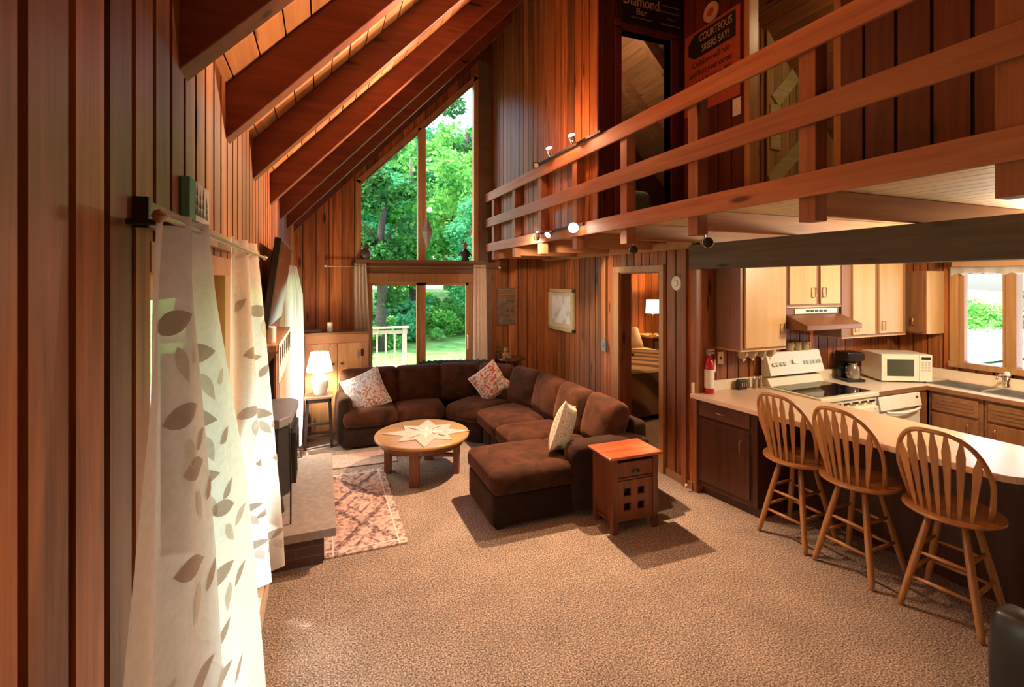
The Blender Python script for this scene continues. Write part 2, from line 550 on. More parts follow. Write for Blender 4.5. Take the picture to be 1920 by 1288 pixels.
def sheer(name, col, tr):
    m, nt, b = new_mat(name)
    L = nt.links
    out = nt.nodes['Material Output']
    df = N(nt, 'ShaderNodeBsdfDiffuse')
    tl = N(nt, 'ShaderNodeBsdfTranslucent')
    tp = N(nt, 'ShaderNodeBsdfTransparent')
    mp = coords(nt, (1, 1, 1))
    wv = N(nt, 'ShaderNodeTexNoise')
    wv.inputs['Scale'].default_value = 60
    L.new(mp.outputs[0], wv.inputs[0])
    r = ramp(nt, wv.outputs[0], [(0.35, [c * 0.93 for c in col]), (0.65, col)])
    L.new(r.outputs[0], df.inputs[0])
    L.new(r.outputs[0], tl.inputs[0])
    m1 = N(nt, 'ShaderNodeMixShader')
    m1.inputs[0].default_value = 0.55
    L.new(df.outputs[0], m1.inputs[1])
    L.new(tl.outputs[0], m1.inputs[2])
    m2 = N(nt, 'ShaderNodeMixShader')
    m2.inputs[0].default_value = tr
    L.new(m1.outputs[0], m2.inputs[1])
    L.new(tp.outputs[0], m2.inputs[2])
    L.new(m2.outputs[0], out.inputs[0])
    return m


M['sheer'] = sheer('ivory_sheer_fabric', (0.88, 0.88, 0.86), 0.06)
M['sheerleaf'] = sheer('embroidered_leaf_thread', (0.56, 0.47, 0.40), 0.03)
M['sheerleaf2'] = sheer('pale_embroidered_leaf', (0.74, 0.70, 0.62), 0.05)


def glass_mat():
    m, nt, b = new_mat('window_glass')
    L = nt.links
    out = nt.nodes['Material Output']
    tp = N(nt, 'ShaderNodeBsdfTransparent')
    tp.inputs[0].default_value = (0.96, 0.98, 0.97, 1)
    gl = N(nt, 'ShaderNodeBsdfGlossy')
    gl.inputs['Roughness'].default_value = 0.02
    fr = N(nt, 'ShaderNodeFresnel')
    fr.inputs[0].default_value = 1.45
    mx = N(nt, 'ShaderNodeMixShader')
    L.new(fr.outputs[0], mx.inputs[0])
    L.new(tp.outputs[0], mx.inputs[1])
    L.new(gl.outputs[0], mx.inputs[2])
    L.new(mx.outputs[0], out.inputs[0])
    return m


M['glass'] = glass_mat()


def leaf_mat(name, c1, c2):
    m, nt, b = new_mat(name)
    L = nt.links
    out = nt.nodes['Material Output']
    at = N(nt, 'ShaderNodeAttribute', attribute_name='bv')
    r = ramp(nt, at.outputs['Fac'], [(0.0, c1), (1.0, c2)])
    df = N(nt, 'ShaderNodeBsdfDiffuse')
    tl = N(nt, 'ShaderNodeBsdfTranslucent')
    L.new(r.outputs[0], df.inputs[0])
    L.new(r.outputs[0], tl.inputs[0])
    mx = N(nt, 'ShaderNodeMixShader')
    mx.inputs[0].default_value = 0.5
    L.new(df.outputs[0], mx.inputs[1])
    L.new(tl.outputs[0], mx.inputs[2])
    L.new(mx.outputs[0], out.inputs[0])
    return m


M['leafA'] = leaf_mat('maple_leaves', (0.06, 0.30, 0.06), (0.32, 0.66, 0.16))
M['leafB'] = leaf_mat('blue_green_leaves', (0.04, 0.28, 0.12), (0.18, 0.58, 0.27))
M['leafC'] = leaf_mat('dark_leaves', (0.025, 0.10, 0.03), (0.09, 0.28, 0.07))
M['bark'] = plain('grey_bark', (0.07, 0.055, 0.042), 0.95, noise=0.4, nscale=12)
M['lawn'] = plain('sunlit_lawn', (0.16, 0.36, 0.07), 1.0, noise=0.45, nscale=2.2)
M['drive'] = plain('pale_gravel_drive', (0.62, 0.60, 0.55), 1.0, noise=0.1)
M['deckwood'] = plain('weathered_deck_wood', (0.46, 0.38, 0.27), 0.8, noise=0.15)
M['roofm'] = plain('roof_underlay', (0.05, 0.03, 0.02), 0.9)


# ------------------------------------------------------------------ mesh builder
class MB:
    def __init__(self):
        self.v = []
        self.f = []
        self.b = []
        self.mi = []
        self.T = None
        self.cur = 0

    def pt(self, p):
        p = Vector(p)
        if self.T is not None:
            p = self.T @ p
        self.v.append(p)
        return len(self.v) - 1

    def face(self, idx, bv=0.5):
        self.f.append(tuple(idx))
        self.b.append(bv)
        self.mi.append(self.cur)

    def poly(self, pts, bv=0.5):
        self.face([self.pt(p) for p in pts], bv)

    def box(self, x0, y0, z0, x1, y1, z1, bv=None):
        if bv is None:
            bv = random.random()
        if x0 > x1: x0, x1 = x1, x0
        if y0 > y1: y0, y1 = y1, y0
        if z0 > z1: z0, z1 = z1, z0
        i = [self.pt(p) for p in ((x0, y0, z0), (x1, y0, z0), (x1, y1, z0), (x0, y1, z0), (x0, y0, z1), (x1, y0, z1), (x1, y1, z1), (x0, y1, z1))]
        for q in ((0, 3, 2, 1), (4, 5, 6, 7), (0, 1, 5, 4), (1, 2, 6, 5), (2, 3, 7, 6), (3, 0, 4, 7)):
            self.face([i[k] for k in q], bv)

    def prism(self, bot, top, bv=None):
        """bot and top: equal-length rings, counter-clockwise seen from the top side"""
        if bv is None:
            bv = random.random()
        n = len(bot)
        a = [self.pt(p) for p in bot]
        c = [self.pt(p) for p in top]
        self.face(a[::-1], bv)
        self.face(c, bv)
        for k in range(n):
            self.face((a[k], a[(k + 1) % n], c[(k + 1) % n], c[k]), bv)

    def slab(self, outline, z0, z1, bv=None):
        self.prism([(x, y, z0) for x, y in outline], [(x, y, z1) for x, y in outline], bv)

    def tube(self, pts, r, n=10, bv=None, cap=True, sq=1.0):
        """round bar along pts; r number or list"""
        if bv is None:
            bv = random.random()
        pts = [Vector(p) for p in pts]
        if not isinstance(r, (list, tuple)):
            r = [r] * len(pts)
        rings = []
        up = None
        for k, p in enumerate(pts):
            d = (pts[min(k + 1, len(pts) - 1)] - pts[max(k - 1, 0)]).normalized()
            if up is None:
                up = Vector((0, 0, 1)) if abs(d.z) < 0.9 else Vector((1, 0, 0))
            a = d.cross(up).normalized()
            c = a.cross(d).normalized()
            up = c
            rings.append([self.pt(p + (a * math.cos(t) + c * sq * math.sin(t)) * r[k]) for t in [2 * PI * j / n for j in range(n)]])
        for A, B in zip(rings, rings[1:]):
            for j in range(n):
                self.face((A[j], A[(j + 1) % n], B[(j + 1) % n], B[j]), bv)
        if cap:
            self.face(rings[0][::-1], bv)
            self.face(rings[-1], bv)

    def lathe(self, prof, c=(0, 0, 0), n=24, bv=None, caps=True):
        if bv is None:
            bv = random.random()
        rings = []
        for r, z in prof:
            rings.append([self.pt((c[0] + r * math.cos(2 * PI * j / n), c[1] + r * math.sin(2 * PI * j / n), c[2] + z)) for j in range(n)])
        for A, B in zip(rings, rings[1:]):
            for j in range(n):
                self.face((A[j], A[(j + 1) % n], B[(j + 1) % n], B[j]), bv)
        if caps:
            self.face(rings[0][::-1], bv)
            self.face(rings[-1], bv)

    def grid(self, fn, nu, nv, bv=0.5, closed=False):
        idx = [[self.pt(fn(i / nu, j / nv)) for i in range(nu + (0 if closed else 1))] for j in range(nv + 1)]
        w_ = len(idx[0])
        for j in range(nv):
            for i in range(nu):
                self.face((idx[j][i], idx[j][(i + 1) % w_], idx[j + 1][(i + 1) % w_], idx[j + 1][i]), bv)

    def cushion(self, quad, z0, z1, r=0.06, puff=0.03, n=10, side=0.015, seed=0):
        """soft block over a four-corner footprint (ccw) with rounded edges and a puffed top"""
        q = [Vector((a, b_)) for a, b_ in quad]

        def foot(u, v):
            return (q[0] * (1 - u) + q[1] * u) * (1 - v) + (q[3] * (1 - u) + q[2] * u) * v
        W = ((q[1] - q[0]).length + (q[2] - q[3]).length) / 2
        D = ((q[3] - q[0]).length + (q[2] - q[1]).length) / 2
        H = z1 - z0
        vs = {}

        def P(a, b_, c):
            key = (round(a, 5), round(b_, 5), round(c, 5))
            if key in vs:
                return vs[key]
            x, y, z = (a - .5) * W, (b_ - .5) * D, (c - .5) * H
            ix = max(-W / 2 + r, min(W / 2 - r, x))
            iy = max(-D / 2 + r, min(D / 2 - r, y))
            iz = max(-H / 2 + r, min(H / 2 - r, z))
            o = Vector((x - ix, y - iy, z - iz))
            if o.length > 1e-9:
                mxo = max(abs(o.x), abs(o.y), abs(o.z))
                o = o.normalized() * mxo
            x, y, z = ix + o.x, iy + o.y, iz + o.z
            u, v, t = x / W + .5, y / D + .5, z / H + .5
            bulge = (max(0, 1 - (2 * u - 1) ** 2) * max(0, 1 - (2 * v - 1) ** 2)) ** 0.6
            bs = max(0, 1 - (2 * t - 1) ** 2)
            wr = 0.006 * math.sin(7 * u + 3 * v + seed) * math.sin(9 * v - 4 * u + seed * 2)
            zz = z + (t - .5) * 2 * (puff * bulge + wr * bulge)
            u2 = u + (2 * u - 1) * side / W * bs
            v2 = v + (2 * v - 1) * side / D * bs
            f2 = foot(u2, v2)
            k = self.pt((f2.x, f2.y, zz + (z0 + z1) / 2))
            vs[key] = k
            return k
        # denser towards edges
        def s(i):
            t = i / n
            return 0.5 - 0.5 * math.cos(PI * t)
        S = [s(i) for i in range(n + 1)]
        for i in range(n):
            for j in range(n):
                a0, a1, b0, b1 = S[i], S[i + 1], S[j], S[j + 1]
                self.face((P(a0, b0, 1), P(a1, b0, 1), P(a1, b1, 1), P(a0, b1, 1)))
                self.face((P(a0, b1, 0), P(a1, b1, 0), P(a1, b0, 0), P(a0, b0, 0)))
                self.face((P(a0, 0, b0), P(a1, 0, b0), P(a1, 0, b1), P(a0, 0, b1)))
                self.face((P(a1, 1, b0), P(a0, 1, b0), P(a0, 1, b1), P(a1, 1, b1)))
                self.face((P(0, a1, b0), P(0, a0, b0), P(0, a0, b1), P(0, a1, b1)))
                self.face((P(1, a0, b0), P(1, a1, b0), P(1, a1, b1), P(1, a0, b1)))

    def obj(self, name, mat, parent=None, loc=(0, 0, 0), rz=0, smooth=False, bevel=0, rot=None):
        me = bpy.data.meshes.new(name)
        me.from_pydata([tuple(p) for p in self.v], [], self.f)
        mats = mat if isinstance(mat, (list, tuple)) else [mat]
        for k in mats:
            me.materials.append(k)
        at = me.attributes.new('bv', 'FLOAT', 'FACE')
        at.data.foreach_set('value', self.b)
        me.polygons.foreach_set('material_index', self.mi)
        if smooth:
            me.polygons.foreach_set('use_smooth', [True] * len(self.f))
            if smooth != 'all':
                me.set_sharp_from_angle(angle=math.radians(45))
        me.update()
        o = bpy.data.objects.new(name, me)
        COL.objects.link(o)
        o.location = loc
        o.rotation_euler = rot if rot else (0, 0, rz)
        if parent is not None:
            o.parent = parent
        if bevel:
            bm = o.modifiers.new('bevel', 'BEVEL')
            bm.width = bevel
            bm.segments = 2
            bm.limit_method = 'ANGLE'
        return o


def thing(name, label, cat, loc=(0, 0, 0), rz=0, group=None, rot=None):
    o = bpy.data.objects.new(name, None)
    o.empty_display_size = 0.1
    COL.objects.link(o)
    o.location = loc
    o.rotation_euler = rot if rot else (0, 0, rz)
    return tag(o, label, cat, group)


def tag(o, label, cat, group=None):
    o['label'] = label
    o['category'] = cat
    if group:
        o['group'] = group
    return o


def struct(o):
    o['kind'] = 'structure'
    return o


def copy_tree(root, loc=None, rz=None, label=None, rot=None):
    def cp(o, par):
        c = o.copy()
        COL.objects.link(c)
        if par is not None:
            c.parent = par
            c.matrix_parent_inverse = o.matrix_parent_inverse.copy()
        for ch in o.children:
            cp(ch, c)
        return c
    r = cp(root, None)
    if loc is not None:
        r.location = loc
    if rz is not None:
        r.rotation_euler = (0, 0, rz)
    if rot is not None:
        r.rotation_euler = rot
    if label:
        r['label'] = label
    return r


def text_part(name, s, size, mat, parent, loc, rot, depth=0.001, align='CENTER', sx=1.0):
    c = bpy.data.curves.new(name, 'FONT')
    c.body = s
    c.size = size
    c.extrude = depth
    c.align_x = align
    c.align_y = 'CENTER'
    c.materials.append(mat)
    o = bpy.data.objects.new(name, c)
    COL.objects.link(o)
    me = bpy.data.meshes.new_from_object(o.evaluated_get(bpy.context.evaluated_depsgraph_get()))
    bpy.data.objects.remove(o)
    o = bpy.data.objects.new(name, me)
    COL.objects.link(o)
    o.parent = parent
    o.location = loc
    o.rotation_euler = rot
    o.scale = (sx, 1, 1)
    return o


# ------------------------------------------------------------------ board walls
def board_wall(name, axis, plane, nrm, u0, u1, zlo, zhi, mat, holes=(), pitch=0.135, gap=0.018, th=0.018, back=0.10, kind=True, du=0.0):
    """boards on a wall. axis 'x': wall runs along X at y=plane; axis 'y': runs along Y at x=plane.
    nrm = +1/-1: the side the boards face. zlo/zhi: number or function(u). holes: (ua, ub, lo, hi) lo/hi number or fn."""
    g = MB()
    fn = lambda a: (a if callable(a) else (lambda u, a=a: a))
    zl, zh = fn(zlo), fn(zhi)
    H = [(a, b_, fn(l), fn(h)) for a, b_, l, h in holes]

    def P(u, d, z):
        return (u, plane + nrm * d, z) if axis == 'x' else (plane + nrm * d, u, z)

    def piece(ua, ub, la, lb, ha, hb, d0, d1, bv):
        if min(ha - la, hb - lb) < -1e-6 or max(ha - la, hb - lb) < 0.004:
            return
        ha, hb = max(ha, la), max(hb, lb)
        i = [g.pt(P(*q)) for q in ((ua, d0, la), (ub, d0, lb), (ub, d1, lb), (ua, d1, la), (ua, d0, ha), (ub, d0, hb), (ub, d1, hb), (ua, d1, ha))]
        fl = (axis == 'x') != (nrm > 0)
        for q in ((0, 3, 2, 1), (4, 5, 6, 7), (0, 1, 5, 4), (1, 2, 6, 5), (2, 3, 7, 6), (3, 0, 4, 7)):
            q = [i[k] for k in q]
            g.face(q if not fl else q[::-1], bv)

    def strips(ua, ub, d0, d1, bv):
        cuts = sorted({ua, ub, *[c for h in H for c in h[:2] if ua < c < ub]})
        for a, b_ in zip(cuts, cuts[1:]):
            if b_ - a < 1e-4:
                continue
            m = (a + b_) / 2
            segs = [(zl, zh)]
            for h in H:
                if h[0] - 1e-6 <= m <= h[1] + 1e-6:
                    new = []
                    for lo, hi in segs:
                        if h[2](m) >= hi(m) or h[3](m) <= lo(m):
                            new.append((lo, hi))
                            continue
                        if h[2](m) > lo(m):
                            new.append((lo, h[2]))
                        if h[3](m) < hi(m):
                            new.append((h[3], hi))
                    segs = new
            for lo, hi in segs:
                piece(a, b_, lo(a), lo(b_), hi(a), hi(b_), d0, d1, bv)
    g.cur = 1
    strips(u0, u1, -back, 0.0, 0.5)
    g.cur = 0
    u = u0 + du
    while u < u1 - 1e-6:
        e = min(u + pitch - gap, u1)
        if e - u > 0.01:
            strips(u, e, 0.0, th, random.random())
        u += pitch
    o = g.obj(name, [mat, M['gap']])
    if kind:
        struct(o)
    return o


XL = -0.38          # left wall
YF = 6.80           # window wall
XR = 3.24           # lower right wall
XU = 2.38           # upper (loft) wall
XK = 6.20           # kitchen window wall
YK = 3.53           # stove wall
YB = -1.7           # behind the camera
DK = 2.42           # underside of the loft decking
SL = 1.05


def roof(x):
    """underside of the ceiling decking"""
    return 2.735 + SL * (x - XL)


XRIDGE = 2.93
ZRIDGE = roof(XRIDGE)


def roof2(x):
    return roof(x) if x < XRIDGE else ZRIDGE - SL * (x - XRIDGE)


# ---- floor
g = MB()
g.box(XL - 0.2, YB, -0.15, XK + 0.2, YF, 0.0, 0.5)
g.box(XR, YF, -0.15, 6.9, 8.1, 0.0, 0.5)
g.box(XK + 0.2, YK, -0.15, 6.9, YF, 0.0, 0.5)
struct(g.obj('floor', M['carpet']))
g = MB()
g.box(4.0, 0.0, 0.0, XK - 0.02, YK - 0.02, 0.006, 0.5)
struct(g.obj('floor_kitchen', plain('kitchen_vinyl', (0.36, 0.24, 0.15), 0.35, noise=0.1)))

# ---- walls
board_wall('wall_left', 'y', XL, 1, YB, YF, 0.0, roof(XL) + 0.1, M['wall'],
           holes=[(1.32, 3.12, 0.0, 2.04), (3.72, 4.58, 0.25, 1.42), (4.95, 6.08, 0.25, 2.06)], pitch=0.133, gap=0.025, du=0.003)
wr = [(0.60, 2.08, 0.0, 2.02), (0.50, 2.10, 2.24, lambda u: 3.25 + (u - 0.5) * 1.0)]
board_wall('wall_far', 'x', YF, -1, XL, XU + 0.1, 0.0, roof, M['wall'], holes=wr, pitch=0.16, gap=0.010)
board_wall('wall_far_lower', 'x', YF, -1, XU + 0.1, XR, 0.0, 2.42, M['wall'], pitch=0.16, gap=0.016)
board_wall('wall_right', 'y', XR, -1, YK - 0.02, YF, 0.0, DK, M['wall'], holes=[(3.985, 4.72, 0.0, 2.05)], pitch=0.135, gap=0.016)
board_wall('wall_loft', 'y', XU, -1, 3.82, YF, 2.43, roof2(XU), M['wall'], pitch=0.145, gap=0.014, back=0.07)
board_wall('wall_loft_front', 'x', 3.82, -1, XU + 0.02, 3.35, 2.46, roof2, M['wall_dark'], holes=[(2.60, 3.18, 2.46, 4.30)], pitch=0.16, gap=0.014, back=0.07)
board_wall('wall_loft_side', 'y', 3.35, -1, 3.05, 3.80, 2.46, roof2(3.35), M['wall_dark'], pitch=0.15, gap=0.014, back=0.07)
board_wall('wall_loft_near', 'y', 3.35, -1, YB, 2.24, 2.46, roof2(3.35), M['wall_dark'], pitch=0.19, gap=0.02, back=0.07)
board_wall('wall_loft_hall', 'x', 3.82, -1, 3.42, XK, 2.46, roof2, M['wall'], pitch=0.12, gap=0.014, back=0.07)
board_wall('wall_kitchen_back', 'x', YK, -1, XR + 0.10, XK, 0.0, DK, M['wall'], pitch=0.14, gap=0.014)
board_wall('wall_kitchen_side', 'y', XK, -1, 0.0, YK, 0.0, DK, M['wall'], holes=[(1.50, 2.98, 1.10, 2.06)], pitch=0.14, gap=0.014)
board_wall('wall_bedroom_back', 'x', 8.0, -1, XR + 0.1, 6.8, 0.0, DK, M['wall'], pitch=0.16, gap=0.016)
board_wall('wall_bedroom_side', 'y', XR + 0.10, 1, YK + 0.1, 8.0, 0.0, DK, M['wall'], holes=[(3.985, 4.72, 0.0, 2.05)], pitch=0.15, gap=0.016, back=0.0)
g = MB()
g.box(XL - 0.1, YB - 0.12, 0.0, XK + 0.1, YB, 6.5, 0.5)
struct(g.obj('wall_rear', M['wall']))
g = MB()
g.box(XK, YB, 0.0, XK + 0.12, 0.0, 3.0, 0.5)
g.box(XK, 0.0, 2.42, XK + 0.12, YF, 3.0, 0.5)
struct(g.obj('wall_side', M['wall']))
g = MB()
g.box(6.8, YK, 0.0, 6.9, 8.1, DK, 0.5)
g.box(XK + 0.12, YK, 0.0, 6.9, YK + 0.1, DK, 0.5)
g.box(XR, YF - 0.1, 0.0, XR + 0.1, 8.1, DK, 0.5)
struct(g.obj('wall_bedroom_far', M['wall']))
g = MB()
g.box(XR + 0.11, YK + 0.11, DK - 0.03, 6.8, 7.99, DK - 0.002, 0.5)
g.box(XR, YF, DK, 6.9, 8.1, DK + 0.05, 0.5)
g.box(XK + 0.12, YK, DK, 6.9, YF, DK + 0.05, 0.5)
struct(g.obj('ceiling_bedroom', M['deckx']))
# loft rooms' far walls
g = MB()
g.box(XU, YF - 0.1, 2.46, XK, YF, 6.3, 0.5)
struct(g.obj('wall_loft_far', M['wall_dark']))

# ---- sloped ceiling decking, boards running along Y
g = MB()


def deck_boards(xa, xb, fz, pitch=0.14, th=0.05, y0=YB, y1=YF + 0.35):
    x = xa
    while x < xb - 1e-6:
        e = min(x + pitch * 0.7, xb)
        bv = random.random()
        gpx = 0.006
        g.prism([(x, y0, fz(x)), (e - gpx, y0, fz(e - gpx)), (e - gpx, y1, fz(e - gpx)), (x, y1, fz(x))],
                [(x, y0, fz(x) + th), (e - gpx, y0, fz(e - gpx) + th), (e - gpx, y1, fz(e - gpx) + th), (x, y1, fz(x) + th)], bv)
        x = e


deck_boards(XL - 0.05, XRIDGE, roof)
deck_boards(XRIDGE, XK + 0.1, roof2)
struct(g.obj('ceiling', M['deckx']))
g = MB()
for xa, xb in ((XL - 0.75, XRIDGE), (XRIDGE, XK + 0.6)):
    za, zb = roof2(xa) + 0.055, roof2(xb) + 0.055
    g.prism([(xa, YB - 0.2, za), (xb, YB - 0.2, zb), (xb, YF + 0.4, zb), (xa, YF + 0.4, za)],
            [(xa, YB - 0.2, za + 0.12), (xb, YB - 0.2, zb + 0.12), (xb, YF + 0.4, zb + 0.12), (xa, YF + 0.4, za + 0.12)], 0.5)
struct(g.obj('ceiling_roof', M['roofm']))

# ---- rafters
RH, RW = 0.225, 0.09
names_r = ['nearest ceiling rafter, its lower end above the window header', 'second ceiling rafter from the camera, dark red side over lit edge',
           'third ceiling rafter from the camera', 'fourth ceiling rafter from the camera', 'fifth ceiling rafter from the camera, lit red side',
           'sixth ceiling rafter from the camera, nearest the tall gable window']
for i, y in enumerate((1.56, 2.25, 3.08, 4.06, 5.02, 5.95)):
    g = MB()
    xa, xb = XL + 0.015, XRIDGE
    z0, z1 = roof(xa) - RH, roof(xb) - RH
    yy = y + RW
    g.prism([(xa, y, z0), (xb, y, z1), (xb, yy, z1), (xa, yy, z0)], [(xa, y, z0 + RH - 0.002), (xb, y, z1 + RH - 0.002), (xb, yy, z1 + RH - 0.002), (xa, yy, z0 + RH - 0.002)])
    tag(g.obj('ceiling_rafter', M['rafter'], bevel=0.004), 'sloping stained wooden ' + names_r[i], 'rafter', 'ceiling rafters')
g = MB()
for y in (0.1, 0.85):
    xa, xb = XL + 0.015, XRIDGE
    z0, z1 = roof(xa) - RH, roof(xb) - RH
    g.prism([(xa, y, z0), (xb, y, z1), (xb, y + RW, z1), (xa, y + RW, z0)], [(xa, y, z0 + RH), (xb, y, z1 + RH), (xb, y + RW, z1 + RH), (xa, y + RW, z0 + RH)])
struct(g.obj('ceiling_beam_rear', M['rafter']))
for i, y in enumerate((4.3, 5.1, 5.9)):
    g = MB()
    xa, xb = XRIDGE, XK
    z0, z1 = roof2(xa) - 0.22, roof2(xb) - 0.22
    g.prism([(xa, y, z0), (xb, y, z1), (xb, y + RW, z1), (xa, y + RW, z0)], [(xa, y, z0 + .218), (xb, y, z1 + .218), (xb, y + RW, z1 + .218), (xa, y + RW, z0 + .218)])
    tag(g.obj('loft_rafter', M['joist'], bevel=0.004), ['pale rafter beyond the loft doorway, nearest the door', 'pale rafter beyond the loft doorway, middle one', 'pale rafter beyond the loft doorway, farthest one'][i], 'rafter', 'rafters of the loft room')

# ---- corner post and trims
g = MB()
g.box(XL, YF - 0.10, 0, XL + 0.05, YF - 0.02, roof(XL) - 0.02)
struct(g.obj('trim_1', M['trim']))
g = MB()
zt = lambda x: roof(x) - 0.21
g.prism([(XL, YF - 0.06, zt(XL)), (2.36, YF - 0.06, zt(2.36)), (2.36, YF - 0.02, zt(2.36)), (XL, YF - 0.02, zt(XL))],
        [(XL, YF - 0.06, zt(XL) + .2), (2.36, YF - 0.06, zt(2.36) + .2), (2.36, YF - 0.02, zt(2.36) + .2), (XL, YF - 0.02, zt(XL) + .2)])
struct(g.obj('trim_2', M['wall_dark']))
# loft rim, lower right wall top trim, end post
g = MB()
g.box(XR - 0.045, YK, 2.25, XR - 0.02, YF - 0.02, 2.33)
struct(g.obj('trim_3', M['joist']))
g = MB()
g.box(XR - 0.04, YK - 0.06, 0.0, XR + 0.10, YK - 0.02, 2.06)
g.box(XR - 0.05, 3.60, 0.0, XR - 0.02, 3.66, 2.25)
struct(g.obj('trim_4', M['post']))
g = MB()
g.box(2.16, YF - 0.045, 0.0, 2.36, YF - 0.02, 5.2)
struct(g.obj('trim_5', plain('shaded_stained_post', (0.13, 0.075, 0.045), 0.5, noise=0.2, nscale=7)))  # stained wood, with the post's shade put into the colour
# baseboards
g = MB()
g.box(XR - 0.035, YK, 0, XR - 0.02, 3.9, 0.07)
g.box(XR - 0.035, 4.8, 0, XR - 0.02, YF - 0.02, 0.07)
struct(g.obj('baseboard_right', M['trimy']))

# ---- loft decking and joists
g = MB()
x = XU - 0.02
while x < XK:
    g.box(x, YB, DK, min(x + 0.112, XK), YF - 0.11, DK + 0.04)
    x += 0.12
struct(g.obj('floor_loft', plain('pale_loft_decking', (0.62, 0.46, 0.26), 0.6, noise=0.12, nscale=8)))
jy = [0.95, 1.70, 2.50, 3.30]
jl = ['nearest wooden joist under the loft, over the peninsula', 'wooden joist under the loft with clustered knots, second from the camera', 'pale lit wooden joist under the loft, third from the camera', 'wooden joist under the loft above the end of the dark beam']
for i, y in enumerate(jy):
    g = MB()
    g.box(XU - 0.01, y, 2.285, XK - 0.02, y + 0.045, DK - 0.002)
    tag(g.obj('loft_joist', M['joist'], bevel=0.003), jl[i], 'joist', 'joists under the loft')
for i, y in enumerate((4.10, 4.90, 5.68, 6.48)):
    g = MB()
    g.box(XU - 0.01, y, 2.27, XR - 0.05, y + 0.045, DK - 0.002)
    tag(g.obj('loft_joist', M['joist'], bevel=0.003), 'short joist between railing and picture wall, %s' % ['above the bedroom door', 'left of the bedroom door', 'above the framed print', 'nearest the window wall'][i], 'joist', 'joists under the loft')
g = MB()
g.box(XR - 0.06, YB, 2.055, XR + 0.08, YK + 0.02, 2.28, 0.4)
tag(g.obj('support_beam', M['beam'], bevel=0.006), 'long dark weathered beam carrying the loft over the peninsula', 'beam')

# ---- loft railing
rl = thing('loft_railing', 'three-board wooden railing running along the loft edge', 'railing', (2.25, 2.5, 2.42))
rx0, rx1 = 0.0, 0.022
for z0, z1 in ((-0.05, 0.07), (0.31, 0.435), (0.68, 0.805)):
    g = MB()
    g.box(rx0, YB - 2.5 + 0.3, z0, rx1, 6.75 - 2.5, z1)
    g.obj('rail', M['rail'], rl, bevel=0.003)
for y in (0.93, 1.70, 2.50, 3.28, 4.09, 4.89, 5.67, 6.47):
    g = MB()
    g.box(0.024, y - 0.045 - 2.5, -0.172, 0.11, y + 0.045 - 2.5, 0.78)
    g.obj('post', M['post'], rl, bevel=0.003)

# ------------------------------------------------------------------ windows
def pane(name, pts, parent):
    g = MB()
    g.poly(pts)
    return g.obj(name, M['glass'], parent)


# far slider door
d1 = struct(bpy.data.objects.new('door_1', None))
COL.objects.link(d1)
d1.location = (1.34, YF, 0)
y0, y1 = -0.035, 0.06
g = MB()
g.box(-0.78, y0 - .01, 1.92, 0.76, y1, 2.05); g.box(-0.78, y0, 0, -0.71, y1, 1.92); g.box(0.66, y0, 0, 0.76, y1, 1.92); g.box(-0.78, y0, 0, 0.76, y1, 0.06)
g.obj('door_frame', M['trim'], d1, bevel=0.004)
g = MB()
g.box(-0.09, 0.0, 0.06, -0.04, 0.04, 1.92); g.box(-0.71, 0.0, 0.06, -0.69, 0.04, 1.92); g.box(-0.71, 0.0, 1.88, -0.04, 0.04, 1.92); g.box(-0.71, 0.0, .06, -0.04, 0.04, .16)
g.obj('fixed_sash', M['trim'], d1)
g = MB()
g.box(-0.04, -0.03, 0.06, 0.035, 0.01, 1.92); g.box(0.625, -0.03, 0.06, 0.66, 0.01, 1.92); g.box(-0.04, -0.03, 1.88, 0.66, 0.01, 1.92); g.box(-0.04, -0.03, .06, .66, 0.01, .16)
sash = g.obj('sliding_sash', M['trim'], d1)
g = MB()
g.tube([(0.642, -0.035, 0.95), (0.642, -0.07, 0.97), (0.642, -0.07, 1.13), (0.642, -0.035, 1.15)], 0.008)
g.obj('door_handle', M['ventwhite'], sash, smooth=True)
pane('pane', [(-0.69, 0.02, .16), (-0.09, 0.02, .16), (-0.09, 0.02, 1.88), (-0.69, 0.02, 1.88)], d1)
pane('pane', [(0.035, -0.01, .16), (0.625, -0.01, .16), (0.625, -0.01, 1.88), (0.035, -0.01, 1.88)], d1)

# gable window above
w1 = struct(bpy.data.objects.new('window_1', None))
COL.objects.link(w1)
w1.location = (0, YF, 0)
g = MB()


def bar(g, a, b_, wd, y0=-0.04, y1=0.06):
    """bar in the wall plane from a to b (x,z), wd wide"""
    a, b_ = Vector(a), Vector(b_)
    d = (b_ - a).normalized()
    n_ = Vector((-d.y, d.x)) * wd / 2
    q = [a - n_, b_ - n_, b_ + n_, a + n_]
    g.prism([(p.x, y1, p.y) for p in q], [(p.x, y0, p.y) for p in q])


bar(g, (0.465, 2.23), (0.465, 3.30), 0.06)
bar(g, (2.12, 2.23), (2.12, 4.95), 0.07)
bar(g, (0.455, 3.275), (2.15, 4.97), 0.06)
bar(g, (1.32, 2.23), (1.32, 4.10), 0.11)
g.obj('window_frame', M['trim'], w1)
g = MB()
g.box(0.42, -0.16, 2.19, 2.20, 0.05, 2.235)
g.obj('window_sill', M['trimx'], w1, bevel=0.004)
g = MB()
g.box(0.44, -0.03, 2.05, 2.16, 0.0, 2.19)
g.obj('window_apron', M['trimx'], w1)
pane('pane', [(0.49, 0.02, 2.23), (1.27, 0.02, 2.23), (1.27, 0.02, 4.06), (0.49, 0.02, 3.28)], w1)
pane('pane', [(1.37, 0.02, 2.23), (2.09, 0.02, 2.23), (2.09, 0.02, 4.88), (1.37, 0.02, 4.16)], w1)

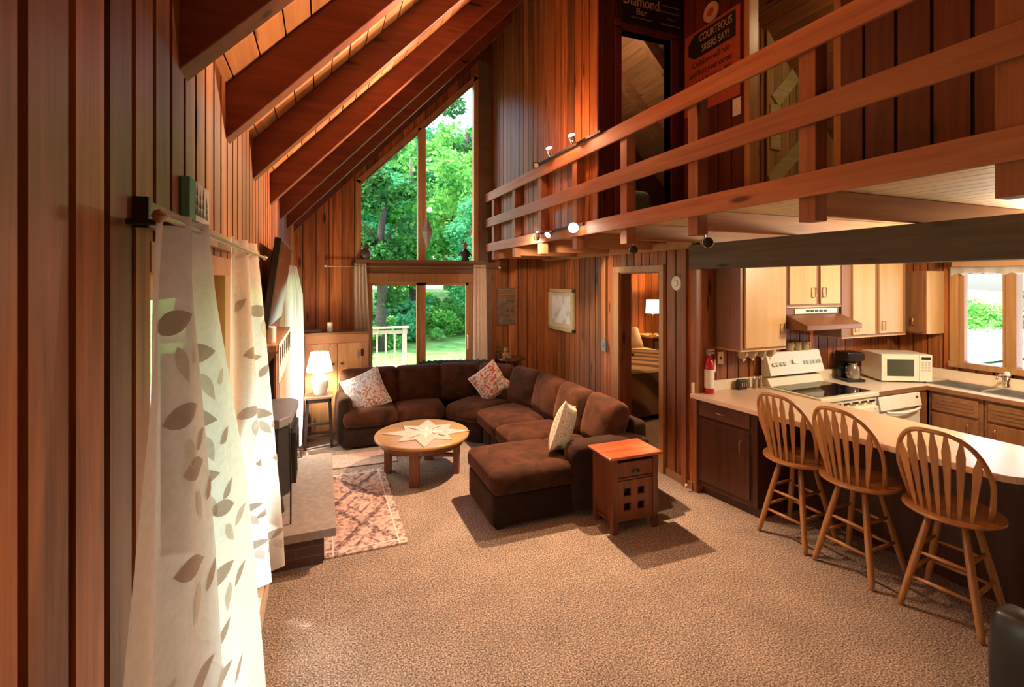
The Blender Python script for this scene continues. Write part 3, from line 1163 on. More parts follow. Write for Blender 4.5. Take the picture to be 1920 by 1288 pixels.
# left patio door
d2 = struct(bpy.data.objects.new('door_2', None))
COL.objects.link(d2)
d2.location = (XL, 0, 0)
g = MB()
g.box(-0.1, 1.32, 0, 0.0, 1.38, 2.04); g.box(-0.1, 3.06, 0, 0.02, 3.12, 2.04); g.box(-0.1, 1.32, 1.97, 0.02, 3.12, 2.04); g.box(-0.1, 1.32, 0, 0.03, 3.12, 0.05)
g.obj('door_frame', M['trim'], d2)
g = MB()
g.box(-0.05, 2.03, 0.05, 0.0, 2.13, 1.97); g.box(-0.05, 1.38, 0.05, -0.02, 1.43, 1.97); g.box(-0.05, 1.38, 1.90, -0.02, 2.1, 1.97)
g.obj('fixed_sash', M['trim'], d2)
g = MB()
g.box(-0.02, 2.13, 0.05, 0.035, 2.34, 1.97); g.box(-0.02, 2.98, 0.05, 0.02, 3.06, 1.97); g.box(-0.02, 2.34, 1.90, 0.02, 3.06, 1.97)
g.obj('sliding_sash', plain('yellow_pine_stile', (0.60, 0.40, 0.14), 0.4, noise=0.1, nscale=6), d2)
pane('pane', [(-0.035, 1.43, .05), (-0.035, 2.03, .05), (-0.035, 2.03, 1.9), (-0.035, 1.43, 1.9)], d2)
pane('pane', [(0.0, 2.34, .05), (0.0, 2.98, .05), (0.0, 2.98, 1.9), (0.0, 2.34, 1.9)], d2)

# left window behind the lamp
w2 = struct(bpy.data.objects.new('window_2', None))
COL.objects.link(w2)
w2.location = (XL, 5.5, 0)
g = MB()
g.box(-0.1, -0.55, 0.25, 0.02, -0.48, 2.06); g.box(-0.1, 0.5, .25, 0.02, 0.58, 2.06); g.box(-0.1, -0.55, 1.98, 0.02, 0.58, 2.06); g.box(-0.1, -0.55, .25, 0.03, 0.58, .30)
g.box(-0.06, -0.01, .3, -0.01, .05, 1.98)
g.obj('window_frame', M['trim'], w2)
pane('pane', [(-0.035, -.48, .3), (-0.035, .5, .3), (-0.035, .5, 1.98), (-0.035, -.48, 1.98)], w2)

# kitchen window
w3 = struct(bpy.data.objects.new('window_3', None))
COL.objects.link(w3)
w3.location = (XK, 2.24, 0)
g = MB()
g.box(-0.05, 0.69, 1.06, 0.08, 0.76, 2.08); g.box(-0.05, -0.78, 1.06, 0.08, -0.71, 2.08); g.box(-0.05, -0.78, 2.02, 0.08, 0.76, 2.10); g.box(-0.08, -0.78, 1.05, 0.08, 0.76, 1.11)
g.box(-0.04, 0.24, 1.1, 0.08, 0.32, 2.04)
g.box(-0.02, 0.65, 1.1, 0.05, 0.69, 2.04)
g.box(-0.02, 0.32, 1.1, 0.05, 0.35, 2.04)
g.obj('window_frame', M['trim'], w3, bevel=0.004)
pane('pane', [(0.02, .35, 1.1), (0.02, .66, 1.1), (0.02, .66, 2.04), (0.02, .35, 2.04)], w3)
pane('pane', [(0.02, -.71, 1.1), (0.02, .24, 1.1), (0.02, .24, 2.04), (0.02, -.71, 2.04)], w3)

# bedroom door casing (open doorway) and door leaf
d3 = struct(bpy.data.objects.new('door_3', None))
COL.objects.link(d3)
d3.location = (XR, 4.35, 0)
g = MB()
g.box(-0.045, -0.42, 0, -0.018, -0.355, 2.04); g.box(-0.045, 0.36, 0, -0.018, 0.47, 2.04); g.box(-0.045, -0.42, 2.04, -0.018, 0.47, 2.11)
g.obj('door_casing', M['trim'], d3, bevel=0.003)
g = MB()
g.box(-0.02, -0.375, 0, 0.13, -0.355, 2.05); g.box(-0.02, 0.355, 0, 0.13, 0.375, 2.05); g.box(-0.02, -0.37, 2.03, 0.13, 0.37, 2.05)
g.obj('door_jamb', M['post'], d3)
g = MB()
g.box(0.0, 0.0, 0.02, 0.74, 0.04, 2.02)
lf = g.obj('door_leaf', M['cab_midz'], d3, bevel=0.003, loc=(0.15, 0.39, 0), rz=math.radians(55))
g = MB()
g.T = Matrix.Translation((0.68, -0.01, 0.98)) @ Matrix.Rotation(PI / 2, 4, 'X')
g.lathe([(0.0, -0.03), (0.025, -0.03), (0.012, -0.01), (0.012, 0.0), (0.028, 0.02), (0.028, 0.035), (0.0, 0.045)])
g.obj('door_handle', M['brass'], lf, smooth=True)
# loft doorway casing
d4 = struct(bpy.data.objects.new('door_4', None))
COL.objects.link(d4)
d4.location = (2.9, 3.80, 2.46)
g = MB()
g.box(-0.36, -0.02, 0, -0.30, 0.1, 1.86); g.box(0.28, -0.02, 0, 0.36, 0.1, 1.86); g.box(-0.36, -0.02, 1.84, 0.36, 0.1, 1.93)
g.obj('door_casing', M['wall_dark'], d4)
# braced board door in the loft hall
d5 = struct(bpy.data.objects.new('door_5', None))
COL.objects.link(d5)
d5.location = (4.98, 3.76, 2.46)
g = MB()
for k in range(10):
    g.box(-0.55 + k * 0.11, 0, 0, -0.55 + k * 0.11 + 0.10, 0.02, 2.6)
g.obj('door_leaf', M['trim'], d5)
M['brace'] = wood('pale_brace_board', (0.50, 0.36, 0.14), (0.68, 0.52, 0.26), 'X', 0.5, 0.2)
for a, b_ in (((-0.52, 2.30), (0.5, 2.30)), ((-0.45, 1.42), (0.3, 2.22)), ((-0.52, 0.55), (0.35, 1.32)), ((-0.45, 1.38), (-0.45, 0.9))):
    g = MB()
    bar(g, a, b_, 0.15, -0.02, 0.0)
    g.obj('brace', M['brace'], d5)
g = MB()
g.box(0.60, -0.04, 0, 0.68, 0.02, 2.6); g.box(0.71, -0.04, 0, 0.76, 0.02, 2.6)
g.obj('door_casing', M['brace'], d5)
g = MB()
g.box(3.33, 3.0, 2.46, 3.43, 3.05, 5.3); g.box(3.33, 2.24, 2.46, 3.43, 2.29, 5.3)
struct(g.obj('trim_6', M['trim']))

# ------------------------------------------------------------------ left wall fittings
g = MB()
hd = thing('window_header', 'pale wooden header board over the left patio door', 'shelf', (XL, 1.225, 2.065))
g.box(0.018, 0, 0, 0.042, 1.95, 0.055)
g.obj('header_board', M['trimy'], hd, bevel=0.003)
g = MB()
g.box(0.0185, -0.015, -0.005, 0.045, -0.0005, 0.06)
g.obj('end_cap', M['darkleg'], hd)
# little tree plaque on header
pl = thing('tree_plaque', 'small green and cream wooden plaque with black fir trees on the door header', 'plaque', (XL + 0.02, 1.56, 2.121))
pl.scale = (0.6, 1.0, 0.62)
g = MB()
g.box(0, 0, 0, 0.038, 0.24, 0.19)
g.obj('plaque_block', M['greenpaint'], pl, bevel=0.003)
g = MB()
g.box(0.0382, 0.06, 0.004, 0.040, 0.237, 0.186)
g.obj('cream_face', M['paper'], pl)
g = MB()
for k, (yy, hh) in enumerate(((0.075, 0.17), (0.115, 0.15), (0.155, 0.165), (0.20, 0.12))):
    for j in range(3):
        zb = 0.03 + hh * 0.28 * j
        wd = 0.022 - 0.005 * j
        g.poly([(0.0405, yy - wd, zb), (0.0405, yy + wd, zb), (0.0405, yy, zb + hh * 0.42)])
g.obj('fir_trees', M['paperdark'], pl)

rod = thing('curtain_rod', 'metal curtain rod with round finials above the left patio door', 'curtain rod', (-0.27, 2.0, 2.066))
g = MB()
g.tube([(0, -0.96, 0), (0, 0.75, 0)], 0.006, 12)
g.obj('rod', M['pewter'], rod, smooth=True)
for yy in (-0.965, 0.76):
    g = MB()
    g.T = Matrix.Translation((0, yy, 0))
    g.lathe([(0.0, -0.013), (0.009, -0.009), (0.013, 0), (0.009, 0.009), (0.0, 0.013)], n=16)
    g.obj('finial', M['pewter'], rod, smooth=True)
for yy in (-0.85, 0.70):
    g = MB()
    g.tube([(-0.085, yy, 0), (0, yy, 0)], 0.006)
    g.obj('bracket', M['iron'], rod)


def lerp_path(pts, z):
    """pts: (z, x, y) from top to bottom"""
    if z >= pts[0][0]:
        return pts[0][1], pts[0][2]
    for a, b_ in zip(pts, pts[1:]):
        if z >= b_[0]:
            t = (a[0] - z) / (a[0] - b_[0])
            t2 = t
            return a[1] + (b_[1] - a[1]) * t2, a[2] + (b_[2] - a[2]) * t2
    return pts[-1][1], pts[-1][2]


def curtain(name, label, near, far, folds, amp, mats, leaves=0, seed=1, group=None, tabs=True, ax='x', cat='curtain'):
    rr = random.Random(seed)
    z0n, z1n = near[0][0], near[-1][0]
    z0f, z1f = far[0][0], far[-1][0]
    ph = [rr.uniform(0, 6) for _ in range(4)]

    def pos(u, v):
        zn = z0n + (z1n - z0n) * v
        zf = z0f + (z1f - z0f) * v
        xn, yn = lerp_path(near, zn)
        xf, yf = lerp_path(far, zf)
        z = zn + (zf - zn) * u
        x = xn + (xf - xn) * u
        y = yn + (yf - yn) * u
        a = amp * (0.55 + 0.45 * v)
        wf = lambda q: math.sin(2 * PI * folds * q + ph[0] + 0.8 * math.sin(2.2 * v + ph[1])) + 0.35 * math.sin(2 * PI * folds * 2.1 * q + ph[2] + 2 * v)
        off = a * (wf(u) - (wf(0) * (1 - u) ** 2 if ax == 'x' else 0))
        if ax == 'x':
            return Vector((x + off, y, z))
        return Vector((x, y + off, z))
    g = MB()
    g.grid(pos, int(folds * 16), 40)
    if leaves:
        # embroidered sprigs lying on the cloth surface
        W = (Vector(pos(1, .7)) - Vector(pos(0, .7))).length
        Hh = abs(z1n - z0n)
        side = -1

        def leaf(u0, v0, ang, ln, mi):
            g.cur = mi
            n = 7
            L_, R_ = [], []
            for k in range(n + 1):
                t = k / n
                wd = ln * 0.27 * math.sin(PI * t ** 0.8)
                for s, arr in ((1, L_), (-1, R_)):
                    du = (math.cos(ang) * (t - .5) * ln * 1.7 - math.sin(ang) * wd * s) / W
                    dv = (math.sin(ang) * (t - .5) * ln + math.cos(ang) * wd * s) / Hh
                    u_, v_ = min(.995, max(.005, u0 + du)), min(.99, max(.01, v0 + dv))
                    p = pos(u_, v_)
                    p.x += 0.0025
                    arr.append(g.pt(p))
            for k in range(n):
                g.face((R_[k], R_[k + 1], L_[k + 1], L_[k]))

        def vine(u0, v0, u1, v1, c):
            g.cur = 2
            n = 10
            prev = None
            for k in range(n + 1):
                t = k / n
                u_ = u0 + (u1 - u0) * t + c * math.sin(PI * t)
                v_ = v0 + (v1 - v0) * t
                p = pos(min(.99, max(.01, u_)), min(.99, max(.01, v_)))
                p.x += 0.002
                q = p + Vector((0, 0.0022, 0))
                a, b_ = g.pt(p), g.pt(q)
                if prev:
                    g.face((prev[0], prev[1], b_, a))
                prev = (a, b_)
        rows = leaves
        for r_ in range(rows):
            v0 = 0.12 + 0.86 * r_ / rows
            for c_ in range(2):
                u0 = 0.3 + 0.4 * c_ + rr.uniform(-0.12, 0.12)
                vv = v0 + rr.uniform(-0.015, 0.015) + 0.03 * c_
                leaf(u0, vv, rr.uniform(-0.3, 0.5), 0.095, 1)
                leaf(u0 + 0.10, vv + 0.035, rr.uniform(-1.0, -0.4), 0.07, 1 if rr.random() > 0.4 else 2)
                leaf(u0 + 0.02, vv + 0.045, rr.uniform(1.1, 1.8), 0.085, 2)
                vine(u0 + 0.05, vv, u0 + rr.uniform(-0.1, 0.1), vv + 0.11, rr.choice((-0.08, 0.08)))
        g.cur = 0
    o = g.obj(name, mats, smooth='all')
    tag(o, label, cat, group)
    return o


SH = [M['sheer'], M['sheerleaf'], M['sheerleaf2']]
curtain('sheer_curtain', 'large near ivory sheer curtain with embroidered brown leaves', [(2.085, -0.27, 1.06), (1.75, -0.275, 1.01), (1.35, -0.28, 0.90), (0.9, -0.28, 0.80), (0.03, -0.26, 0.72)],
        [(2.085, -0.27, 1.42), (1.9, -0.26, 1.44), (1.3, -0.24, 1.78), (0.75, -0.23, 1.98), (0.03, -0.22, 2.25)], 2.4, 0.034, SH, leaves=11, seed=3, group='sheer leaf curtains')
curtain('sheer_curtain', 'second ivory sheer leaf curtain, blowing outward beside the stove', [(2.11, -0.30, 1.98), (1.38, -0.31, 2.10), (1.1, -0.31, 2.22), (0.40, -0.31, 2.62)],
        [(2.12, -0.29, 2.60), (1.9, -0.26, 2.55), (1.3, -0.235, 2.85), (0.7, -0.22, 3.20), (0.17, -0.21, 3.42)], 2.6, 0.03, SH, leaves=6, seed=8, group='sheer leaf curtains')
curtain('sheer_curtain', 'sunlit white sheer curtain hanging behind the table lamp', [(2.10, -0.32, 4.95), (0.27, -0.31, 4.75)],
        [(2.10, -0.25, 5.55), (1.8, -0.20, 5.75), (1.0, -0.19, 5.93), (0.1, -0.215, 5.93)], 5, 0.022, SH, seed=5, group='sheer leaf curtains')
g = MB()
g.tube([(-0.30, 4.6, 2.08), (-0.30, 6.2, 2.08)], 0.008)
tag(g.obj('curtain_rod', M['pewter'], smooth=True), 'thin curtain rod over the sunlit left window behind the lamp', 'curtain rod')
# slider curtains
curtain('beige_curtain', 'beige grommet curtain at left side of the sliding glass door', [(2.18, 0.40, 6.725), (0.03, 0.42, 6.725)], [(2.18, 0.56, 6.725), (1.4, 0.60, 6.725), (0.03, 0.68, 6.725)], 4, 0.022, [M['curtain']], seed=2, group='beige curtains at the sliding door', ax='y')
curtain('beige_curtain', 'beige grommet curtain at right side of the sliding glass door', [(2.18, 2.07, 6.725), (0.03, 2.05, 6.725)], [(2.18, 2.26, 6.725), (0.03, 2.30, 6.725)], 4, 0.022, [M['curtain']], seed=4, group='beige curtains at the sliding door', ax='y')
g = MB()
g.tube([(0.06, 6.725, 2.14), (2.46, 6.725, 2.14)], 0.008)
cr = g.obj('curtain_rod', M['pewter'], smooth=True)
tag(cr, 'slim pale rod over the sliding glass door', 'curtain rod')
for x in (0.05, 2.47):
    g = MB()
    g.lathe([(0, -.015), (.014, -.01), (.018, 0), (.014, .01), (0, .015)], (x, 6.725, 2.14), n=14)
    g.obj('finial', M['ventwhite'], cr, smooth=True)

# baseboard heater along left wall
hb = thing('baseboard_heater', 'low almond baseboard heater along the left wall under the patio curtains', 'heater', (XL + 0.018, 0.4, 0))
g = MB()
g.box(0, 0, 0.012, 0.025, 3.1, 0.19); g.box(0.0, 0, 0.012, 0.055, 3.1, 0.03); g.box(0, 0, .17, .055, 3.1, .19)
g.obj('heater_back', M['heater'], hb)
g = MB()
g.box(0.045, 0, 0.06, 0.055, 3.1, 0.145)
g.obj('front_panel', M['heater'], hb)
g = MB()
g.box(0.025, 0.02, 0.07, 0.042, 3.08, 0.12)
g.obj('heating_fin', M['black'], hb)

# ------------------------------------------------------------------ TV, mantel, stove, hearth
tv = thing('wall_television', 'flat screen television tilted down on wall bracket above the mantel', 'television', (-0.29, 4.0, 1.93), rot=(0, math.radians(8), 0))
g = MB()
g.box(-0.03, -0.58, -0.30, 0.012, 0.58, 0.30)
g.obj('casing', M['black'], tv, bevel=0.006)
g = MB()
g.box(0.0125, -0.56, -0.28, 0.014, 0.56, 0.28)
g.obj('screen', plain('glossy_dark_screen', (0.03, 0.015, 0.012), 0.08), tv)
g = MB()
g.box(-0.066, -0.10, -0.10, -0.03, 0.10, 0.10)
g.obj('wall_bracket', M['iron'], tv)

mt = thing('mantel_shelf', 'narrow wooden mantel shelf under the television', 'shelf', (XL + 0.019, 3.35, 1.50))
g = MB()
g.box(0, 0, 0, 0.10, 1.35, 0.04)
g.obj('shelf_board', M['trimy'], mt, bevel=0.004)
for yy in (0.15, 1.15):
    g = MB()
    g.prism([(0, yy, -0.12), (0.02, yy, -0.12), (0.11, yy, -0.001), (0, yy, -0.001)], [(0, yy + .03, -0.12), (0.02, yy + .03, -0.12), (0.11, yy + .03, -0.001), (0, yy + .03, -0.001)])
    g.obj('bracket', M['trimy'], mt)
bn = thing('photo_banner', 'white banner with black squares hanging from the mantel front', 'banner', (XL + 0.125, 3.40, 1.49))
g = MB()
g.box(0, 0, -0.20, 0.004, 1.2, 0.05)
g.obj('banner_cloth', M['paper'], bn)
for k in range(6):
    g = MB()
    g.box(0.0045, 0.06 + k * 0.19, -0.07, 0.007, 0.16 + k * 0.19, 0.025)
    g.box(0.0045, 0.09 + k * 0.19, -0.10, 0.007, 0.13 + k * 0.19, -0.07)
    g.obj('black_square', M['paperdark'], bn)
cd = thing('pillar_candle', 'white pillar candle standing on the mantel below the television', 'candle', (-0.315, 3.55, 1.541))
g = MB()
g.lathe([(0, 0), (0.035, 0), (0.036, 0.10), (0.03, 0.105), (0.0, 0.10)])
g.obj('wax', M['ceramic'], cd, smooth=True)

# alcove behind stove
for nm_, bx_ in (('back', (-0.95, 3.72, 0.25, -0.90, 4.58, 1.42)), ('near', (-0.95, 3.66, 0.25, XL - 0.10, 3.72, 1.48)), ('far', (-0.95, 4.58, 0.25, XL - 0.10, 4.64, 1.48)), ('top', (-0.90, 3.72, 1.42, XL - 0.10, 4.58, 1.48)), ('bottom', (-0.95, 3.66, 0.19, XL - .10, 4.64, .25))):
    g = MB()
    g.box(*bx_)
    struct(g.obj('wall_alcove_' + nm_, M['brick']))
hs = thing('hearth', 'raised grey stone hearth on brown brick base beside the rug', 'hearth', (XL + 0.02, 3.56, 0))
g = MB()
g.box(0, 0, 0, 0.37, 1.50, 0.185)
g.obj('brick_base', M['brick'], hs)
g = MB()
g.box(0, -0.03, 0.186, 0.455, 1.53, 0.245, 0.5)
g.obj('stone_slab', M['hearth'], hs, bevel=0.004)
st = thing('wood_stove', 'black cast iron wood stove standing on the raised hearth', 'stove', (-0.50, 4.16, 0.252))
g = MB()
oct_ = [(-0.27, -0.33), (0.21, -0.33), (0.28, -0.24), (0.31, 0.24), (0.25, 0.33), (-0.27, 0.33)]
g.slab([(x, y) for x, y in oct_], 0.12, 0.63)
g.obj('firebox', M['iron'], st, bevel=0.01)
g = MB()
g.slab([(x * 1.04, y * 1.05) for x, y in oct_], 0.632, 0.70)
g.obj('stove_top', M['grey'], st, bevel=0.008)
for (x, y) in ((0.22, -0.26), (0.22, 0.26), (-0.22, -0.26), (-0.22, 0.26)):
    g = MB()
    g.tube([(x, y, 0.0), (x * .95, y * .95, 0.12)], [0.03, 0.02])
    g.obj('leg', M['iron'], st)
g = MB()
g.box(0.29, -0.22, 0.18, 0.325, 0.22, 0.56)
dr = g.obj('door', M['iron'], st, bevel=0.006)
g = MB()
g.box(0.3255, -0.15, 0.25, 0.330, 0.15, 0.50)
g.obj('door_glass', M['blackgloss'], dr)
g = MB()
g.tube([(0.33, -0.19, 0.36), (0.36, -0.19, 0.36), (0.36, -0.19, 0.42)], 0.007)
g.obj('handle', M['pipe'], dr)
g = MB()
g.tube([(0.0, 0.0, 0.701), (0.0, 0.0, 1.16)], 0.075, 24)
g.obj('stovepipe', M['pipe'], st, smooth=True)
g = MB()
ft = thing('fire_tool_stand', 'thin wrought iron poker leaning at the near corner of the wood stove', 'fire tool', (-0.20, 3.70, 0.246))
g.tube([(0, 0, 0), (0.0, 0.02, 0.35), (-0.01, 0.05, 0.62)], 0.006)
g.obj('shaft', M['iron'], ft, smooth=True)
g = MB()
g.tube([(-0.01, 0.05, 0.62), (-0.01, 0.07, 0.66), (-0.01, 0.04, 0.69), (-0.01, 0.02, 0.66)], 0.006)
g.obj('handle', M['iron'], ft, smooth=True)

# rug
rg = MB()
rg.box(-0.29, -0.765, 0.0, 0.29, 0.765, 0.012, 0.5)
tag(rg.obj('area_rug', M['rug'], loc=(0.308, 4.36, 0.001), rz=0.0), 'faded rose area rug with a diamond lattice beside the hearth', 'rug')
g = MB()
g.box(-0.35, -0.2, 0.0, 0.35, 0.2, 0.01, 0.5)
tag(g.obj('floor_mat', plain('sunlit_tan_mat', (0.42, 0.31, 0.27), 1.0, noise=0.25, nscale=50), loc=(0.42, 5.47, 0.001), rz=-0.04), 'small tan floor mat between the rug and the sofa', 'mat')

# ------------------------------------------------------------------ lamp table and lamp
sx, sy = -0.03, 6.14
tb = thing('lamp_table', 'small dark splay-legged table holding the lit lamp', 'table', (sx, sy, 0))
g = MB()
g.box(-0.155, -0.155, 0.575, 0.155, 0.155, 0.60)
g.obj('tabletop', plain('worn_tan_stool_top', (0.45, 0.28, 0.18), 0.3, noise=0.1), tb, bevel=0.005)
g = MB()
g.box(-0.14, -0.14, 0.53, 0.14, -0.12, 0.575); g.box(-0.14, 0.12, 0.53, 0.14, 0.14, 0.575); g.box(-0.14, -.14, .53, -.12, .14, .575); g.box(.12, -.14, .53, .14, .14, .575)
g.obj('apron', M['darkleg'], tb)
for a in (-1, 1):
    for b_ in (-1, 1):
        g = MB()
        g.T = None
        x0, y0, x1, y1 = a * 0.145, b_ * 0.14, a * 0.12, b_ * 0.118
        s = 0.017
        g.prism([(x0 - s, y0 - s, 0), (x0 + s, y0 - s, 0), (x0 + s, y0 + s, 0), (x0 - s, y0 + s, 0)], [(x1 - s, y1 - s, .575), (x1 + s, y1 - s, .575), (x1 + s, y1 + s, .575), (x1 - s, y1 + s, .575)])
        g.obj('leg', M['darkleg'], tb)
for z, b_ in ((0.13, -1), (0.20, 1), (0.27, -1)):
    g = MB()
    g.box(-0.13, b_ * 0.135 - 0.01, z, 0.13, b_ * 0.135 + 0.01, z + 0.03)
    g.obj('stretcher', M['darkleg'], tb)
lp = thing('table_lamp', 'lit white ceramic table lamp with pleated shade on the small dark table', 'lamp', (-0.02, 6.14, 0.601))
g = MB()
g.lathe([(0, 0), (0.065, 0), (0.07, 0.01), (0.095, 0.08), (0.105, 0.15), (0.09, 0.20), (0.05, 0.235), (0.035, 0.25), (0.04, 0.262), (0, 0.262)], n=32)
g.obj('lamp_base', M['ceramic'], lp, smooth=True)
g = MB()
g.lathe([(0.150, 0.275), (0.100, 0.50), (0.098, 0.50), (0.148, 0.275)], n=48)
g.f.pop(); g.b.pop(); g.mi.pop(); g.f.pop(); g.b.pop(); g.mi.pop()
g.obj('lamp_shade', M['glowshade'], lp, smooth=True)
g = MB()
g.tube([(0, 0, 0.26), (0, 0, 0.50)], 0.005)
g.lathe([(0, 0.5), (0.01, 0.5), (0.012, 0.515), (0, 0.53)], n=12)
g.obj('lamp_stem', M['brass'], lp, smooth=True)
bk = thing('wicker_basket', 'round wicker basket standing on the floor behind the lamp table', 'basket', (-0.235, 6.36, 0.001))
g = MB()
g.lathe([(0.0, 0), (0.09, 0), (0.12, 0.12), (0.115, 0.28), (0.10, 0.33), (0.09, 0.33), (0.10, 0.26), (0.10, .03), (0, .03)], n=28)
g.obj('basket_body', pattern_mat('brown_wicker', (0.16, 0.10, 0.07), (0.30, 0.2, 0.14), (0.10, 0.06, 0.04), 30, 2), bk, smooth=True)

# ------------------------------------------------------------------ pine cupboard
pc = thing('pine_cupboard', 'knotty pine two-door cupboard in the far left corner behind the lamp', 'cupboard', (0.19, 6.60, 0))
g = MB()
g.box(-0.38, -0.12, 0.02, 0.38, 0.07, 1.27)
g.obj('cupboard_body', M['pine'], pc, bevel=0.003)
g = MB()
g.box(-0.41, -0.165, 1.271, 0.41, 0.075, 1.30)
g.obj('cupboard_top', M['cab_mid'], pc, bevel=0.006)
g = MB()
g.box(-0.38, -0.137, 1.16, 0.38, -0.121, 1.268); g.box(-0.38, -0.137, 0.02, -0.30, -0.121, 1.16); g.box(0.30, -0.137, 0.02, 0.38, -0.121, 1.16)
g.obj('face_frame', plain('rosy_pine_frame', (0.50, 0.24, 0.12), 0.4, noise=0.12, nscale=9), pc, bevel=0.002)
for s in (-1, 1):
    g = MB()
    g.box(min(s * 0.004, s * 0.298), -0.135, 0.06, max(s * 0.004, s * 0.298), -0.1215, 1.155)
    dd = g.obj('door', M['pine'], pc, bevel=0.002)
    g = MB()
    g.lathe([(0, 0), (0.012, 0), (0.010, 0.01), (0.016, 0.02), (0, 0.026)], n=14)
    o = g.obj('knob', M['iron'], dd, loc=(s * 0.05, -0.136, 0.90), rot=(PI / 2, 0, 0), smooth=True)
    g = MB()
    g.box(s * 0.30 - 0.018, -0.140, 0.98, s * 0.30 + 0.018, -0.1375, 1.07)
    g.obj('hinge', M['iron'], dd)
cn = thing('white_candle', 'white pillar candle on top of the pine cupboard', 'candle', (0.10, 6.55, 1.301))
g = MB()
g.lathe([(0, 0), (0.035, 0), (0.036, 0.115), (0.03, 0.12), (0.0, 0.112)])
g.obj('wax', M['ceramic'], cn, smooth=True)
dbx = thing('media_box', 'flat dark media box on top of the pine cupboard', 'electronics', (-0.10, 6.58, 1.301))
g = MB()
g.box(-0.10, -0.08, 0, 0.10, 0.08, 0.03)
g.obj('case', M['grey'], dbx, bevel=0.004)
g = MB()
g.lathe([(0, 0), (0.012, 0), (0.008, 0.008), (0, 0.009)], (0.0, 0, 0.0305), n=12)
g.obj('knob', M['chrome'], dbx)

# ------------------------------------------------------------------ sofa
so = thing('sectional_sofa', 'large chocolate brown sectional sofa with chaise around the coffee table', 'sofa', (1.5, 5.0, 0))
O = (-1.5, -5.0, 0)


def S(g, name, mat='sofa', **k):
    return g.obj(name, M[mat], so, loc=O, smooth='all', **k)


def quadcush(name, quad, z0, z1, mat='sofatop', **k):
    g = MB()
    g.cushion(quad, z0, z1, **k)
    return S(g, name, mat)


# bases
bases = [[(0.22, 5.80), (1.42, 5.80), (1.42, 6.42), (0.22, 6.42)],
         [(1.42, 5.80), (1.78, 5.42), (2.40, 5.9), (1.55, 6.42)],
         [(1.78, 5.42), (1.78, 5.15), (2.66, 5.15), (2.40, 5.9)],
         [(1.78, 5.15), (1.78, 4.22), (2.66, 4.22), (2.66, 5.15)],
         [(1.24, 4.20), (1.24, 3.50), (1.98, 3.50), (1.98, 4.20)],
         [(1.98, 4.21), (1.98, 3.70), (2.66, 3.70), (2.66, 4.21)]]
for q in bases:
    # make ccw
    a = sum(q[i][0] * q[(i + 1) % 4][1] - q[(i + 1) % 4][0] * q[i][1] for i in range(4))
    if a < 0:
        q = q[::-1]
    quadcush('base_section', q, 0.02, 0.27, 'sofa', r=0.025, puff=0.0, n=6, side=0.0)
# seats
seats = [[(0.24, 5.76), (0.84, 5.76), (0.84, 6.22), (0.24, 6.22)],
         [(0.845, 5.76), (1.40, 5.76), (1.44, 6.22), (0.845, 6.22)],
         [(1.405, 5.76), (1.70, 5.42), (2.27, 5.62), (1.95, 6.22)],
         [(1.70, 5.40), (1.70, 4.76), (2.38, 4.76), (2.30, 5.60)],
         [(1.70, 4.755), (1.70, 4.24), (2.40, 4.24), (2.40, 4.755)],
         [(1.24, 4.22), (1.24, 3.50), (1.98, 3.50), (1.98, 4.22)],
         [(1.985, 4.22), (1.985, 3.72), (2.40, 3.72), (2.40, 4.22)]]
for k, q in enumerate(seats):
    a = sum(q[i][0] * q[(i + 1) % 4][1] - q[(i + 1) % 4][0] * q[i][1] for i in range(4))
    if a < 0:
        q = q[::-1]
    nm = 'chaise_cushion' if k >= 5 else 'seat_cushion'
    quadcush(nm, q, 0.26, 0.435, r=0.055, puff=0.022, n=12, side=0.012, seed=k)


def back(cx, cy, ang, w_, h=0.44, th=0.19, zc=0.625, tilt=15, mat='sofatop', seed=0):
    """ang: direction the cushion faces"""
    g = MB()
    g.T = Matrix.Translation((cx, cy, zc)) @ Matrix.Rotation(ang + PI / 2, 4, 'Z') @ Matrix.Rotation(-math.radians(tilt), 4, 'X') @ Matrix.Rotation(PI / 2, 4, 'X')
    # local: x across, y up, z toward front(-Y after rotation about X)
    g.cushion([(-w_ / 2, -h / 2), (w_ / 2, -h / 2), (w_ / 2, h / 2), (-w_ / 2, h / 2)], -th / 2, th / 2, r=0.075, puff=0.05, n=12, side=0.02, seed=seed)
    return S(g, 'back_cushion', mat)


bk_ = [(0.56, 6.22, -90, 0.66), (1.17, 6.22, -90, 0.56), (1.70, 6.17, -100, 0.52), (2.12, 5.92, -135, 0.46),
       (2.36, 5.47, -165, 0.50), (2.43, 4.93, 180, 0.56), (2.44, 4.38, 180, 0.54), (2.46, 3.86, 176, 0.52)]
for k, (x, y, a, w_) in enumerate(bk_):
    back(x, y, math.radians(a), w_, seed=k * 1.7)
# back frame: a tall rounded rail following the outside
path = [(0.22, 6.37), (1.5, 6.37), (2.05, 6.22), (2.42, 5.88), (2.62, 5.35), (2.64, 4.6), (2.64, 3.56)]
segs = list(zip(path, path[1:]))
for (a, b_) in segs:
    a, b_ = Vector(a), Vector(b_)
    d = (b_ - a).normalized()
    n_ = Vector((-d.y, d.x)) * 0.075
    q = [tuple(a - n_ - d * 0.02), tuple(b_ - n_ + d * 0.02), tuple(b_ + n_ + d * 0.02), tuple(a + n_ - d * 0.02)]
    quadcush('back_frame', q, 0.03, 0.70, 'sofa', r=0.05, puff=0.0, n=6, side=0.0)
